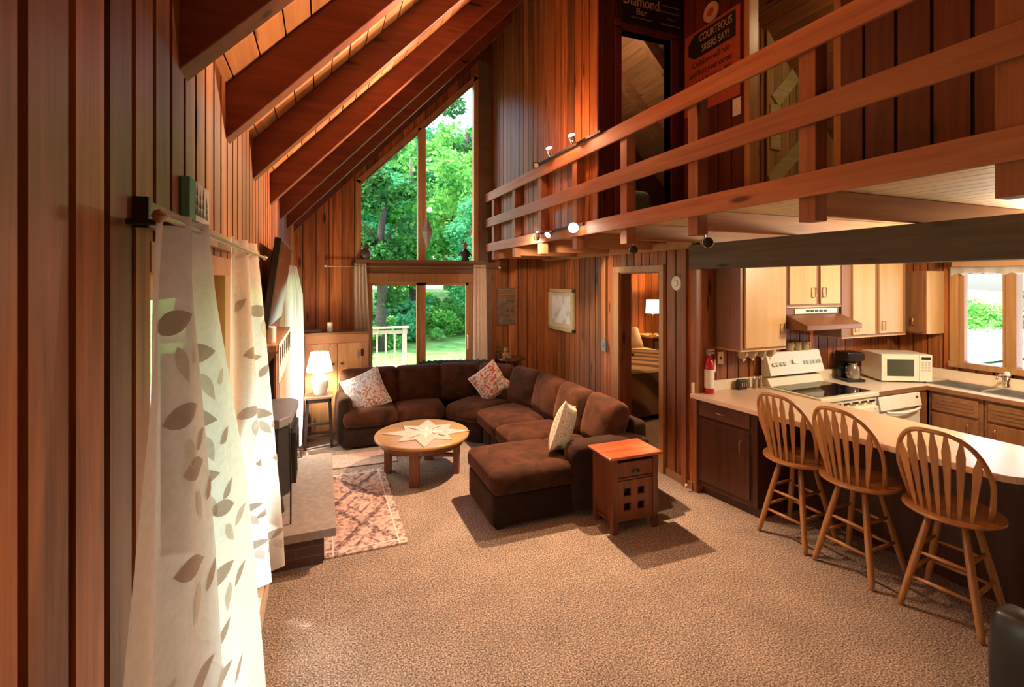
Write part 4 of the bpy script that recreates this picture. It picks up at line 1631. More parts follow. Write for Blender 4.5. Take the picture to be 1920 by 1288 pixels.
# arms
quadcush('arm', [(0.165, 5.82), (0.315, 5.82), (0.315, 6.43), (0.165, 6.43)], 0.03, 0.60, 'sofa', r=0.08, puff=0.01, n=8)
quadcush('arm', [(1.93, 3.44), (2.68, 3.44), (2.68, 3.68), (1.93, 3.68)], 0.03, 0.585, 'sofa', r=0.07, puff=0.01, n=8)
for x, y in ((1.30, 3.56), (1.30, 4.14), (2.6, 3.50), (0.30, 5.86), (0.22, 6.36), (1.86, 5.2), (2.6, 5.1), (1.9, 4.3)):
    g = MB()
    g.box(x - 0.03, y - 0.03, 0, x + 0.03, y + 0.03, 0.03)
    g.obj('foot', M['darkleg'], so, loc=O)


def pillow(name, label, mat, c, size, rot, piping=False, group=None, thick=0.07):
    t = thing(name, label, 'cushion', c, rot=rot)

    def f(sgn):
        def fn(u, v):
            a, b_ = 2 * u - 1, 2 * v - 1
            e = (1 - a * a) * (1 - b_ * b_)
            pin = 1 - 0.10 * (1 - abs(a)) * 0 - 0.07 * ((1 - b_ * b_) * a * a)
            pin2 = 1 - 0.07 * ((1 - a * a) * b_ * b_)
            return (a * size / 2 * pin, b_ * size / 2 * pin2, sgn * thick * max(0, e) ** 0.42)
        return fn
    g = MB()
    g.grid(f(1), 20, 20)
    g.grid(lambda u, v: f(-1)(1 - u, v), 20, 20)
    g.obj('cover', mat, t, smooth='all')
    if piping:
        g = MB()
        F = f(0)
        pts = [F(k / 16, 0) for k in range(16)] + [F(1, k / 16) for k in range(16)] + [F(1 - k / 16, 1) for k in range(16)] + [F(0, 1 - k / 16) for k in range(17)]
        g.tube([(p[0], p[1], 0) for p in pts], 0.006, 6)
        g.obj('piping', M['pipe_trim'], t, smooth='all')
    return t


def face_rot(dirv, roll):
    """rotation taking local +Z to dirv, then roll about it"""
    q = Vector(dirv).to_track_quat('Z', 'Y')
    return (q.to_matrix() @ Matrix.Rotation(roll, 3, 'Z')).to_euler()


pillow('throw_pillow', 'square grey and rust floral throw pillow leaning at left end of the sofa', M['pillow_floral'], (0.50, 6.02, 0.61), 0.46, face_rot((-0.1, -1, 0.30), math.radians(22)), True)
pillow('throw_pillow', 'red paisley throw pillow standing on its corner at the sofa curve', M['pillow_paisley'], (2.00, 5.80, 0.655), 0.40, face_rot((-0.45, -1, 0.25), math.radians(38)), True)
pillow('throw_pillow', 'cream floral throw pillow with piping leaning on the near sofa arm', M['pillow_cream'], (2.03, 3.86, 0.62), 0.44, face_rot((-0.62, 0.65, 0.22), math.radians(20)), True, thick=0.085)
# dark fleece throw on the back
g = MB()


def thr(u, v):
    x = 1.22 + 0.95 * u
    yb = 6.40 if x < 1.5 else 6.40 - (x - 1.5) * 0.31
    t = v * 2 - 1
    rr_ = 0.012 * math.sin(40 * u) * math.sin(23 * v + 9 * u) + 0.010 * math.sin(77 * u + 5 * v)
    return (x, yb + t * 0.10, 0.765 + 0.10 * (1 - t * t) ** 0.5 + rr_ if abs(t) < 0.999 else 0.72)


g.grid(thr, 70, 14)
tag(g.obj('fleece_throw', M['throw'], smooth='all'), 'dark fuzzy throw draped along the sofa back below the window', 'throw blanket')

# corner stand and figurine
ct = thing('corner_stand', 'dark corner table behind the sofa curve beside the right curtain', 'table', (2.58, 6.52, 0))
g = MB()
g.lathe([(0, .80), (0.2, .80), (0.205, .81), (0.2, .825), (0, .825)], n=30)
g.obj('tabletop', M['cab_dark'], ct, smooth=True)
for a in (45, 135, 225, 315):
    g = MB()
    g.tube([(0.15 * math.cos(math.radians(a)), 0.15 * math.sin(math.radians(a)), 0), (0.13 * math.cos(math.radians(a)), 0.13 * math.sin(math.radians(a)), .80)], 0.018, 8)
    g.obj('leg', M['cab_dark'], ct)
bf = thing('bear_figurine', 'small brown bear figurine sitting on the corner table', 'figurine', (2.47, 6.46, 0.826))
g = MB()
g.lathe([(0, 0), (0.045, 0.005), (0.055, 0.04), (0.04, 0.08), (0.02, 0.095), (0, 0.097)], n=16)
g.lathe([(0, 0.085), (0.022, 0.09), (0.036, 0.115), (0.03, 0.145), (0.012, 0.158), (0, 0.16)], n=16)
for s in (-1, 1):
    g.lathe([(0, 0), (0.011, 0.004), (0.011, 0.012), (0, 0.016)], (s * 0.025, 0, 0.148), n=10)
g.obj('bear_body', M['bear'], bf, smooth='all')
for s in (-1, 1):
    g = MB()
    g.tube([(s * 0.035, -0.02, 0.07), (s * 0.07, -0.05, 0.05)], [0.018, 0.016], 10)
    g.obj('arm', M['bear'], bf, smooth='all')
    g = MB()
    g.tube([(s * 0.03, -0.02, 0.02), (s * 0.05, -0.08, 0.018)], [0.02, 0.02], 10)
    g.obj('leg', M['bear'], bf, smooth='all')
pt = thing('potted_sprig', 'small dark leafy plant on the corner table next to the bear figurine', 'plant', (2.43, 6.62, 0.826))
g = MB()
g.lathe([(0, 0), (0.03, 0), (0.038, 0.06), (0.03, 0.06), (0, 0.055)], n=16)
g.obj('pot', M['cab_dark'], pt)
g = MB()
for k in range(40):
    a = random.uniform(0, 2 * PI)
    r_ = random.uniform(0.01, 0.055)
    z = random.uniform(0.06, 0.16)
    c = Vector((r_ * math.cos(a), r_ * math.sin(a), z))
    d = Vector((random.uniform(-1, 1), random.uniform(-1, 1), random.uniform(-.5, 1))).normalized() * 0.02
    e = d.cross(Vector((0.3, 0.5, 0.8))).normalized() * 0.008
    g.poly([c - d, c + e, c + d, c - e], random.random())
g.obj('leaves', M['leafC'], pt)

# ------------------------------------------------------------------ coffee table
cf = thing('coffee_table', 'round tan coffee table on four square legs inside the sofa curve', 'table', (0.955, 4.88, 0), rz=0)
g = MB()
g.lathe([(0, 0.365), (0.45, 0.365), (0.47, 0.372), (0.475, 0.385), (0.47, 0.40), (0.46, 0.405), (0, 0.405)], n=64)
g.obj('tabletop', M['tabletop'], cf, smooth=True)
g = MB()
g.lathe([(0.40, 0.31), (0.415, 0.31), (0.415, 0.364), (0.40, 0.364)], n=64)
g.obj('apron', M['tableleg'], cf, smooth=True)
for a in (-113, -23, 67, 157):
    g = MB()
    g.T = Matrix.Rotation(math.radians(a), 4, 'Z')
    g.box(0.32, -0.045, 0, 0.38, 0.045, 0.364)
    g.obj('leg', M['tableleg'], cf, bevel=0.004)
for a in (-113, -23):
    g = MB()
    g.T = Matrix.Rotation(math.radians(a), 4, 'Z')
    z = 0.20 if a < -100 else 0.165
    g.box(-0.319, -0.02, z, 0.319, 0.02, z + 0.03)
    g.obj('stretcher', M['tableleg'], cf)
dl = thing('star_table_quilt', 'pink star-shaped quilted runner spread on the round coffee table', 'table runner', (0.99, 4.85, 0.4065), rz=math.radians(-14))
g = MB()
for k in range(8):
    a = k * PI / 4
    a1, a2 = a - PI / 8, a + PI / 8
    R_, r_ = (0.44, 0.235) if k % 2 == 0 else (0.36, 0.235)
    c = [(0, 0), (r_ * math.cos(a1), r_ * math.sin(a1)), (R_ * math.cos(a), R_ * math.sin(a)), (r_ * math.cos(a2), r_ * math.sin(a2))]
    g.slab(c, 0.0, 0.006, 0.3 + 0.4 * (k % 2))
g.obj('star_points', M['doily'], dl)
g = MB()
for k in range(8):
    a = k * PI / 4
    c = [(0, 0), (0.09 * math.cos(a - .25), 0.09 * math.sin(a - .25)), (0.20 * math.cos(a), 0.20 * math.sin(a)), (0.09 * math.cos(a + .25), 0.09 * math.sin(a + .25))]
    g.slab(c, 0.0062, 0.0085, 0.5)
g.obj('flower_petals', plain('pale_quilt_patch', (0.70, 0.62, 0.58), 0.9, noise=0.1), dl)
for k in range(4):
    a = k * PI / 2 + PI / 4 + 0.1
    g = MB()
    g.tube([(0.08 * math.cos(a), 0.08 * math.sin(a), 0.010), (0.24 * math.cos(a), 0.24 * math.sin(a), 0.010)], 0.003, 6)
    g.obj('seam_trim', plain('brown_seam', (0.22, 0.10, 0.08), 0.8), dl)

# ------------------------------------------------------------------ end table
et = thing('end_table', 'square cherry end table with drawer and four cut squares in its door', 'end table', (2.275, 3.265, 0), rz=math.radians(-1))
g = MB()
g.box(-0.19, -0.13, 0.06, -0.175, 0.13, 0.57); g.box(0.175, -0.13, 0.06, 0.19, 0.13, 0.57); g.box(-0.19, 0.115, 0.06, 0.19, 0.13, 0.57); g.box(-0.19, -0.12, 0.08, 0.19, 0.13, 0.10)
g.box(-0.175, -0.135, 0.405, 0.175, -0.115, 0.42)
g.obj('case', M['cherry'], et)
for a in (-1, 1):
    for b_ in (-1, 1):
        g = MB()
        g.box(a * 0.185 - 0.022, b_ * 0.13 - 0.022, 0, a * 0.185 + 0.022, b_ * 0.13 + 0.022, 0.57)
        g.obj('leg', M['cherry'], et, bevel=0.004)
g = MB()
g.slab([(-0.245, -0.17), (0.245, -0.17), (0.245, 0.17), (-0.245, 0.17)], 0.575, 0.60)
g.obj('tabletop', M['cherryx'], et, bevel=0.008)
g = MB()
g.box(-0.16, -0.145, 0.43, 0.16, -0.12, 0.545)
dw = g.obj('drawer', M['cherry'], et, bevel=0.004)
g = MB()
g.tube([(-0.03, -0.146, 0.46), (-0.02, -0.165, 0.485), (0.0, -0.168, 0.495), (0.02, -0.165, 0.485), (0.03, -0.146, 0.46)], 0.007, 8)
g.obj('drawer_pull', M['iron'], dw, smooth='all')
g = MB()
# door with four square cut-outs: frame bars
xs = [-0.16, -0.10, -0.035, 0.025, 0.09, 0.16]
zs = [0.09, 0.165, 0.225, 0.28, 0.34, 0.40]
for i in range(5):
    for j in range(5):
        if i in (1, 3) and j in (1, 3):
            continue
        g.box(xs[i], -0.14, zs[j], xs[i + 1], -0.12, zs[j + 1], 0.5)
g.obj('door', M['cherry'], et)
g = MB()
g.box(-0.17, -0.105, 0.10, 0.17, -0.10, 0.41)
g.obj('shade_panel', M['black'], et)  # black sheet stands in for the shade inside the case
g = MB()
g.box(0.168, -0.15, 0.27, 0.176, -0.137, 0.36)
g.obj('hinge', M['iron'], et)

# ------------------------------------------------------------------ right wall items
pf = thing('framed_print', 'cream framed pale print hanging on the board wall left of the doorway', 'picture', (XR - 0.02, 6.16, 1.53))
g = MB()
W2, H2 = 0.395, 0.30
g.box(-0.03, -W2, -H2, 0, W2, -H2 + 0.05); g.box(-0.03, -W2, H2 - 0.05, 0, W2, H2); g.box(-0.03, -W2, -H2, 0, -W2 + 0.05, H2); g.box(-0.03, W2 - 0.05, -H2, 0, W2, H2)
g.obj('frame', plain('pale_gold_frame', (0.42, 0.34, 0.18), 0.5, noise=0.08), pf, bevel=0.004)
g = MB()
g.box(-0.012, -W2 + .045, -H2 + .045, -0.004, W2 - .045, H2 - .045)
g.obj('mat_board', plain('warm_cream_mat', (0.50, 0.44, 0.30), 0.7), pf)
g = MB()
g.box(-0.014, -0.27, -0.19, -0.0125, 0.30, 0.20)
g.obj('print', M['print'], pf)
pq = thing('slatted_plaque', 'dark carved wooden plaque with ribbed top hanging right of the door curtain', 'plaque', (2.59, YF - 0.02, 1.56))
g = MB()
g.box(-0.145, -0.025, -0.28, 0.145, 0, 0.28)
g.obj('plaque_board', plain('dull_brown_carving', (0.12, 0.075, 0.045), 0.7, noise=0.4, nscale=18), pq, bevel=0.004)
for k in range(6):
    g = MB()
    g.box(-0.135, -0.034, 0.245 - k * 0.035, (0.135 if k < 3 else 0.0), -0.0255, 0.258 - k * 0.035)
    g.obj('ridge', M['cab_mid'], pq)
for x, z in ((0.04, 0.08), (0.10, 0.08), (0.03, -0.07), (0.10, -0.07), (0.04, -0.15), (-0.04, -0.15)):
    g = MB()
    g.lathe([(0, 0), (0.015, 0), (0.01, 0.006), (0, 0.007)], n=12)
    g.obj('carved_stud', M['cab_dark'], pq, loc=(x, -0.0255, z), rot=(PI / 2, 0, 0))
th = thing('wall_thermostat', 'dark grey wall switch box left of the bedroom doorway', 'thermostat', (XR - 0.02, 5.02, 1.16))
g = MB()
g.box(-0.03, -0.045, -0.075, 0, 0.045, 0.075)
g.obj('cover', M['grey'], th, bevel=0.006)
g = MB()
g.box(-0.036, -0.015, -0.02, -0.0305, 0.015, 0.03)
g.obj('dial', M['chrome'], th)
g = MB()
g.box(XR - 0.045, 4.99, 1.24, XR - 0.02, 5.02, 2.24)
tag(g.obj('cable_cover', M['trim'], bevel=0.003), 'vertical wooden cable strip running down to the grey switch box', 'cable cover')
sd = thing('smoke_detector', 'round white detector on the board wall right of the doorway', 'smoke detector', (XR - 0.02, 3.73, 1.925))
g = MB()
g.T = Matrix.Rotation(-PI / 2, 4, 'Y')
g.lathe([(0, 0), (0.072, 0), (0.074, 0.02), (0.066, 0.032), (0, 0.036)], n=36)
g.obj('housing', M['ventwhite'], sd, smooth=True)
g = MB()
g.T = Matrix.Rotation(-PI / 2, 4, 'Y')
g.lathe([(0, 0.0362), (0.035, 0.0362), (0.03, 0.042), (0, 0.043)], n=30)
g.obj('grille', M['ventwhite'], sd, smooth=True)
g = MB()
ds = thing('door_stop', 'small metal door stop on the baseboard end below the post', 'door stop', (XR - 0.05, 3.54, 0.06))
g.tube([(0, 0, 0), (-0.05, -0.01, 0)], 0.007)
g.obj('spring', M['chrome'], ds)
g = MB()
g.tube([(-0.05, -0.01, 0), (-0.065, -0.013, 0)], 0.012)
g.obj('rubber_tip', M['ventwhite'], ds)

# ------------------------------------------------------------------ bedroom
bd = thing('bed', 'wide bed with tan zigzag bedspread beyond the bedroom doorway', 'bed', (4.75, 6.65, 0))
g = MB()
g.cushion([(-0.95, -1.1), (0.95, -1.1), (0.95, 1.1), (-0.95, 1.1)], 0.25, 0.70, r=0.08, puff=0.03, n=12)
g.obj('mattress', M['quilt'], bd, smooth='all')


def skirt(u, v):
    # around near and right sides
    P_ = [(-0.96, -0.6), (-0.96, -1.12), (0.96, -1.12), (0.96, 1.0)]
    L_ = [0, 0.52, 2.44, 4.56]
    s = u * L_[-1]
    for k in range(3):
        if s <= L_[k + 1] + 1e-9:
            t = (s - L_[k]) / (L_[k + 1] - L_[k])
            x = P_[k][0] + (P_[k + 1][0] - P_[k][0]) * t
            y = P_[k][1] + (P_[k + 1][1] - P_[k][1]) * t
            break
    w_ = 0.02 * math.sin(s * 16) * v + 0.05 * v
    nx, ny = ((-1, 0), (0, -1), (1, 0))[k]
    return (x + nx * w_, y + ny * w_, 0.66 - 0.58 * v)


g = MB()
g.grid(skirt, 150, 10)
g.obj('bedspread_skirt', M['quilt'], bd, smooth='all')
g = MB()
g.box(-0.9, -1.0, 0.0, 0.9, 1.0, 0.25)
g.obj('bed_base', M['cab_dark'], bd)
g = MB()
g.box(-0.95, 1.12, 0.0, 0.95, 1.17, 1.0)
g.obj('headboard', M['cab_mid'], bd, bevel=0.01)
for k, (x, z) in enumerate(((5.20, 0.86), (4.35, 0.86))):
    g = MB()
    t = thing('bed_pillow', ['tan striped pillow at the right head end of the bed', 'tan pillow at the left head end of the bed'][k], 'pillow', (x, 7.50, z), rot=(math.radians(62), 0, 0))
    g.cushion([(-0.36, -0.22), (0.36, -0.22), (0.36, 0.22), (-0.36, 0.22)], -0.07, 0.07, r=0.06, puff=0.05, n=10)
    g.obj('pillowcase', plain('tan_pillowcase', (0.42, 0.30, 0.17), 0.9, noise=0.15, nscale=9), t, smooth='all')
nsd = thing('nightstand', 'dark nightstand with pale top beside the bed', 'nightstand', (6.20, 7.65, 0))
g = MB()
g.box(-0.38, -0.2, 0.0, 0.38, 0.25, 0.86)
g.obj('body', M['cab_dark'], nsd)
g = MB()
g.box(-0.42, -0.24, 0.861, 0.42, 0.28, 0.90)
g.obj('top', M['tabletop'], nsd)
g = MB()
g.box(-0.33, -0.215, 0.60, 0.33, -0.2005, 0.80)
nd = g.obj('drawer', M['cab_mid'], nsd)
g = MB()
g.lathe([(0, 0), (0.015, 0.0), (0.018, 0.02), (0, 0.025)], n=12)
g.obj('knob', M['brass'], nd, loc=(0, -0.216, 0.70), rot=(PI / 2, 0, 0))
bl = thing('bedside_lamp', 'lit bedside lamp with drum shade on the nightstand', 'lamp', (5.86, 7.5, 0.901))
g = MB()
g.lathe([(0, 0), (0.07, 0), (0.07, 0.015), (0.015, 0.03), (0.02, 0.15), (0.012, 0.42), (0, 0.42)], n=20)
g.obj('lamp_base', M['brass'], bl, smooth=True)
g = MB()
g.lathe([(0.13, 0.43), (0.12, 0.68), (0.118, 0.68), (0.128, 0.43)], n=36)
for _ in range(2):
    g.f.pop(); g.b.pop(); g.mi.pop()
g.obj('lamp_shade', M['glowshade2'], bl, smooth=True)
g = MB()
cl_ = thing('alarm_clock', 'dark alarm clock on the nightstand right of the lamp', 'clock', (6.12, 7.52, 0.901))
g.lathe([(0, 0), (0.09, 0), (0.11, 0.05), (0.09, 0.11), (0.0, 0.13)], n=20)
g.obj('case', M['black'], cl_, smooth=True)
g = MB()
g.box(-0.05, -0.105, 0.03, 0.05, -0.098, 0.09)
g.obj('face', M['paper'], cl_)

# ------------------------------------------------------------------ kitchen: base cabinets
def c_handle(par, loc, vert=True, L_=0.09, out=(0, -1), mat='pewter', name='handle', rz=None):
    g = MB()
    h = L_ / 2
    if vert:
        pts = [(0, 0, -h), (0.028 * out[0], 0.028 * out[1], -h + 0.01), (0.028 * out[0], 0.028 * out[1], h - 0.01), (0, 0, h)]
    else:
        tx, ty = -out[1], out[0]
        pts = [(-h * tx, -h * ty, 0), (-(h - .01) * tx + 0.028 * out[0], -(h - .01) * ty + 0.028 * out[1], 0), ((h - .01) * tx + 0.028 * out[0], (h - .01) * ty + 0.028 * out[1], 0), (h * tx, h * ty, 0)]
    g.tube(pts, 0.005, 8)
    return g.obj(name, M[mat], par, loc=loc, smooth='all')


# peninsula worktop outline
def rounded(pts, rad, n=8):
    out = []
    m = len(pts)
    for i, p in enumerate(pts):
        r_ = rad[i]
        if r_ == 0:
            out.append(p)
            continue
        p = Vector(p)
        a = (Vector(pts[i - 1]) - p).normalized()
        b_ = (Vector(pts[(i + 1) % m]) - p).normalized()
        ang = math.acos(max(-1, min(1, a.dot(b_))))
        dist = r_ / math.tan(ang / 2)
        c = p + (a + b_).normalized() * (r_ / math.sin(ang / 2))
        s = p + a * dist
        e = p + b_ * dist
        a0 = math.atan2(s.y - c.y, s.x - c.x)
        a1 = math.atan2(e.y - c.y, e.x - c.x)
        da = (a1 - a0 + PI) % (2 * PI) - PI
        for k in range(n + 1):
            t = a0 + da * k / n
            out.append((c.x + r_ * math.cos(t), c.y + r_ * math.sin(t)))
    return out


pw = rounded([(3.15, 3.50), (3.15, 3.39), (3.375, 1.34), (4.09, 1.30), (4.035, 2.60), (3.985, 2.90), (3.985, 3.50)], [0, 0, 0.14, 0.14, 0, 0, 0])
pn = thing('peninsula_worktop', 'long peach laminate peninsula worktop in front of the bar stools', 'worktop', (3.6, 2.4, 0.875))
g = MB()
g.slab([(x - 3.6, y - 2.4) for x, y in pw], 0.0, 0.039, 0.5)
g.obj('laminate_top', M['counter'], pn, bevel=0.004)
g = MB()
g.box(3.17 - 3.6, 3.485 - 2.4, 0.0395, 3.985 - 3.6, 3.505 - 2.4, 0.135)
g.obj('backsplash', M['splash'], pn, bevel=0.003)
pb = thing('peninsula_cabinet', 'dark base cabinet with drawer at far end of the peninsula', 'cabinet', (3.6, 3.15, 0))
ang = math.atan2(3.33 - 3.21, 3.59 - 2.97)
g = MB()
e0, e1 = (3.225, 3.49), (3.305, 2.90)
g.slab([(e0[0] - 3.6, e0[1] - 3.15), (e1[0] - 3.6, e1[1] - 3.15), (3.96 - 3.6, 2.90 - 3.15), (3.96 - 3.6, 3.49 - 3.15)], 0.08, 0.873)
g.slab([(e0[0] + .04 - 3.6, e0[1] - 3.15), (e1[0] + .04 - 3.6, e1[1] - 3.15), (3.96 - 3.6, 2.90 - 3.15), (3.96 - 3.6, 3.49 - 3.15)], 0.0, 0.08)
g.obj('body', M['cab_dark'], pb)
dv = Vector((e1[0] - e0[0], e1[1] - e0[1]))
nv = Vector((dv.y, -dv.x)).normalized()
if nv.x > 0:
    nv = -nv


def on_face(t0, t1, z0, z1, d0, d1):
    a = Vector(e0) + dv * t0
    b_ = Vector(e0) + dv * t1
    q = [a + nv * d1, b_ + nv * d1, b_ + nv * d0, a + nv * d0]
    return [(p.x - 3.6, p.y - 3.15) for p in q], z0, z1


g = MB()
g.slab(*on_face(0.06, 0.90, 0.72, 0.85, 0.0005, 0.018))
dwr = g.obj('drawer', plain('brown_drawer_front', (0.13, 0.05, 0.026), 0.35, noise=0.15, nscale=12), pb, bevel=0.003)
p_ = Vector(e0) + dv * 0.45 + nv * 0.018
c_handle(dwr, (p_.x - 3.6, p_.y - 3.15, 0.785), False, 0.09, (nv.x, nv.y), 'pewter', 'drawer_pull')
g = MB()
g.slab(*on_face(0.06, 0.90, 0.13, 0.69, 0.0005, 0.018))
dr_ = g.obj('door', M['cab_dark'], pb, bevel=0.003)
p_ = Vector(e0) + dv * 0.78 + nv * 0.018
c_handle(dr_, (p_.x - 3.6, p_.y - 3.15, 0.56), True, 0.10, (nv.x, nv.y), 'pewter', 'door_handle')
# knee wall panel behind stools
kp = MB()
kp.box(3.80, 1.45, 0.0, 3.84, 2.895, 0.873, 0.3)
kp.box(3.84, 1.45, 0.0, 3.99, 1.49, 0.873, 0.3)
kp.box(3.95, 1.49, 0.0, 3.99, 2.895, 0.873, 0.3)
kp.obj('knee_panel', M['cab_dark'], pb, loc=(-3.6, -3.15, 0))

# back worktop (L shape) with sink
bw = thing('sink_worktop', 'L-shaped peach worktop with sink along the kitchen window wall', 'worktop', (5.6, 3.0, 0.875))
g = MB()
o_ = lambda pts: [(x - 5.6, y - 3.0) for x, y in pts]
g.slab(o_([(4.79, 3.50), (4.79, 2.90), (5.56, 2.90), (5.56, 3.50)]), 0, 0.039, 0.5)
g.slab(o_([(5.56, 3.50), (5.56, 3.02), (6.17, 3.02), (6.17, 3.50)]), 0, 0.039, 0.5)
g.slab(o_([(5.56, 3.02), (5.56, 0.5), (5.68, 0.5), (5.68, 3.02)]), 0, 0.039, 0.5)
g.slab(o_([(6.05, 3.02), (6.05, 0.5), (6.17, 0.5), (6.17, 3.02)]), 0, 0.039, 0.5)
g.slab(o_([(5.68, 2.10), (5.68, 0.5), (6.05, 0.5), (6.05, 2.10)]), 0, 0.039, 0.5)
g.slab(o_([(5.68, 3.02), (5.68, 2.98), (6.05, 2.98), (6.05, 3.02)]), 0, 0.039, 0.5)
g.obj('laminate_top', plain('pale_laminate', (0.78, 0.68, 0.58), 0.3, noise=0.04, nscale=50), bw)
g = MB()
g.box(4.80 - 5.6, 3.485 - 3.0, 0.0395, 6.17 - 5.6, 3.505 - 3.0, 0.135)
g.box(6.15 - 5.6, 0.5 - 3.0, 0.0395, 6.175 - 5.6, 3.48 - 3.0, 0.135)
g.obj('backsplash', M['splash'], bw)
g = MB()
g.box(4.79 - 5.6, 2.885 - 3, 0.0, 5.56 - 5.6, 2.899 - 3, 0.037)
g.box(5.545 - 5.6, 0.5 - 3, 0.0, 5.559 - 5.6, 2.899 - 3, 0.037)
g.obj('wood_edging', M['cab_mid'], bw)
sk = thing('double_sink', 'stainless steel double sink under the kitchen window', 'sink', (5.865, 2.54, 0.9145))
g = MB()
for a, b_ in ((-0.185, -0.17), (0.17, 0.185)):
    g.box(a, -0.44, 0.0, b_, 0.44, 0.006)
for a, b_ in ((-0.44, -0.42), (0.42, 0.44), (-0.02, 0.02)):
    g.box(-0.185, a, 0.0, 0.185, b_, 0.006)
g.obj('rim', M['steel'], sk, bevel=0.002)
for c in (-0.22, 0.22):
    g = MB()
    w_, h_ = 0.168, 0.198
    z0 = -0.16
    t_ = 0.9
    g.prism([(-w_ * t_, c - h_ * t_, z0), (w_ * t_, c - h_ * t_, z0), (w_ * t_, c + h_ * t_, z0), (-w_ * t_, c + h_ * t_, z0)], [(-w_, c - h_, 0.003), (w_, c - h_, 0.003), (w_, c + h_, 0.003), (-w_, c + h_, 0.003)])
    del g.f[1]; del g.b[1]; del g.mi[1]
    bs = g.obj('basin', M['steel'], sk)
fc = thing('kitchen_faucet', 'chrome faucet behind the sink at the kitchen window', 'faucet', (6.10, 2.52, 0.915))
g = MB()
g.lathe([(0, 0), (0.03, 0), (0.028, 0.02), (0.02, 0.06), (0.022, 0.11), (0, 0.12)], n=18)
g.tube([(0, 0, 0.09), (-0.08, 0, 0.14), (-0.17, 0, 0.13), (-0.18, 0, 0.10)], 0.010)
g.obj('spout', M['chrome'], fc, smooth='all')
g = MB()
g.lathe([(0, 0), (0.022, 0), (0.026, 0.015), (0.018, 0.04), (0, 0.045)], (0, 0, 0.121), n=14)
g.obj('knob', M['ventwhite'], fc, smooth='all')
g = MB()
g.box(5.70, 2.0, 0.0, 5.72, 2.95, 0.02)
# sink base cabinets: three units along x=5.58
for i, (ya, yb) in enumerate(((2.47, 2.885), (1.97, 2.46), (1.47, 1.96))):
    t = thing('base_cabinet', ['brown base cabinet left of the sink corner, nearest the dishwasher', 'brown base cabinet under the right sink bowl', 'brown base cabinet right of the sink, at the frame edge'][i], 'cabinet', (5.58, (ya + yb) / 2, 0), group='brown kitchen base cabinets')
    h = (yb - ya) / 2
    g = MB()
    g.box(0, -h, 0.09, 0.10, h, 0.873); g.box(0.06, -h, 0.0, 0.10, h, 0.09); g.box(0.1, -h, 0.09, 0.58, h, 0.70)
    g.obj('body', M['cab_mid'], t)
    g = MB()
    g.box(-0.018, -h + 0.03, 0.69, -0.0005, h - 0.03, 0.845)
    d_ = g.obj('drawer_front', M['cab_mid'], t, bevel=0.003)
    for k in range(3):
        g = MB()
        g.box(-0.022, -h + 0.06, 0.725 + k * 0.035, -0.0185, h - 0.06, 0.738 + k * 0.035)
        g.obj('groove_strip', M['cab_mid'], d_)
    g = MB()
    g.box(-0.018, -h + 0.03, 0.12, -0.0005, h - 0.03, 0.665)
    d_ = g.obj('door', M['cab_midz'], t, bevel=0.003)
    c_handle(d_, (-0.018, (-1 if i == 0 else 1) * (h - 0.09), 0.585), True, 0.09, (-1, 0), 'brass', 'door_handle')
# filler beside dishwasher
g = MB()
g.box(5.46, 2.905, 0.0, 5.578, 3.48, 0.873)
tag(g.obj('corner_filler', M['cab_midz']), 'brown corner filler panel right of the dishwasher', 'cabinet')

# dishwasher
dwm = thing('dishwasher', 'white dishwasher right of the range', 'dishwasher', (5.13, 3.18, 0))
g = MB()
g.box(-0.31, -0.26, 0.10, 0.31, 0.28, 0.865)
g.obj('body', M['white'], dwm)
g = MB()
g.box(-0.31, -0.29, 0.10, 0.31, -0.261, 0.70)
g.obj('door', plain('dishwasher_door_white', (0.80, 0.76, 0.72), 0.3), dwm, bevel=0.006)
g = MB()
g.prism([(-0.31, -0.31, 0.735), (0.31, -0.31, 0.735), (0.31, -0.261, 0.735), (-0.31, -0.261, 0.735)], [(-0.31, -0.285, 0.862), (0.31, -0.285, 0.862), (0.31, -0.261, 0.862), (-0.31, -0.261, 0.862)])
cp_ = g.obj('control_panel', M['white'], dwm, bevel=0.004)
g = MB()
g.tube([(-0.25 + 0.05 * k, -0.325 - 0.018 * math.sin(PI * k / 10), 0.722 - 0.018 * math.sin(PI * k / 10)) for k in range(11)], 0.012, 8)
g.obj('handle', M['white'], dwm, smooth='all')
g = MB()
g.box(0.24, -0.296, 0.81, 0.27, -0.290, 0.83)
g.obj('button', M['black'], cp_)

# range
rn = thing('kitchen_range', 'bisque electric range with black glass cooktop at the stove wall', 'stove', (4.39, 3.18, 0))
g = MB()
g.box(-0.38, -0.30, 0.08, 0.38, 0.31, 0.885)
g.obj('body', M['bisque'], rn, bevel=0.005)
g = MB()
g.box(-0.39, -0.32, 0.886, 0.39, 0.27, 0.925)
ck = g.obj('cooktop', M['bisque'], rn, bevel=0.006)
g = MB()
g.box(-0.35, -0.27, 0.9255, 0.36, 0.20, 0.929)
g.obj('glass_surface', M['blackgloss'], ck)
g = MB()
g.prism([(-0.37, 0.19, 0.925), (0.37, 0.19, 0.925), (0.37, 0.30, 0.925), (-0.37, 0.30, 0.925)], [(-0.37, 0.235, 1.0), (0.37, 0.235, 1.0), (0.37, 0.30, 1.0), (-0.37, 0.30, 1.0)])
g.prism([(-0.375, 0.185, 1.03), (0.375, 0.185, 1.03), (0.375, 0.30, 1.0), (-0.375, 0.30, 1.0)], [(-0.375, 0.25, 1.245), (0.375, 0.25, 1.245), (0.375, 0.30, 1.245), (-0.375, 0.30, 1.245)])
bgd = g.obj('backguard', M['bisque'], rn, bevel=0.004)
sl = math.atan2(0.065, 0.215)
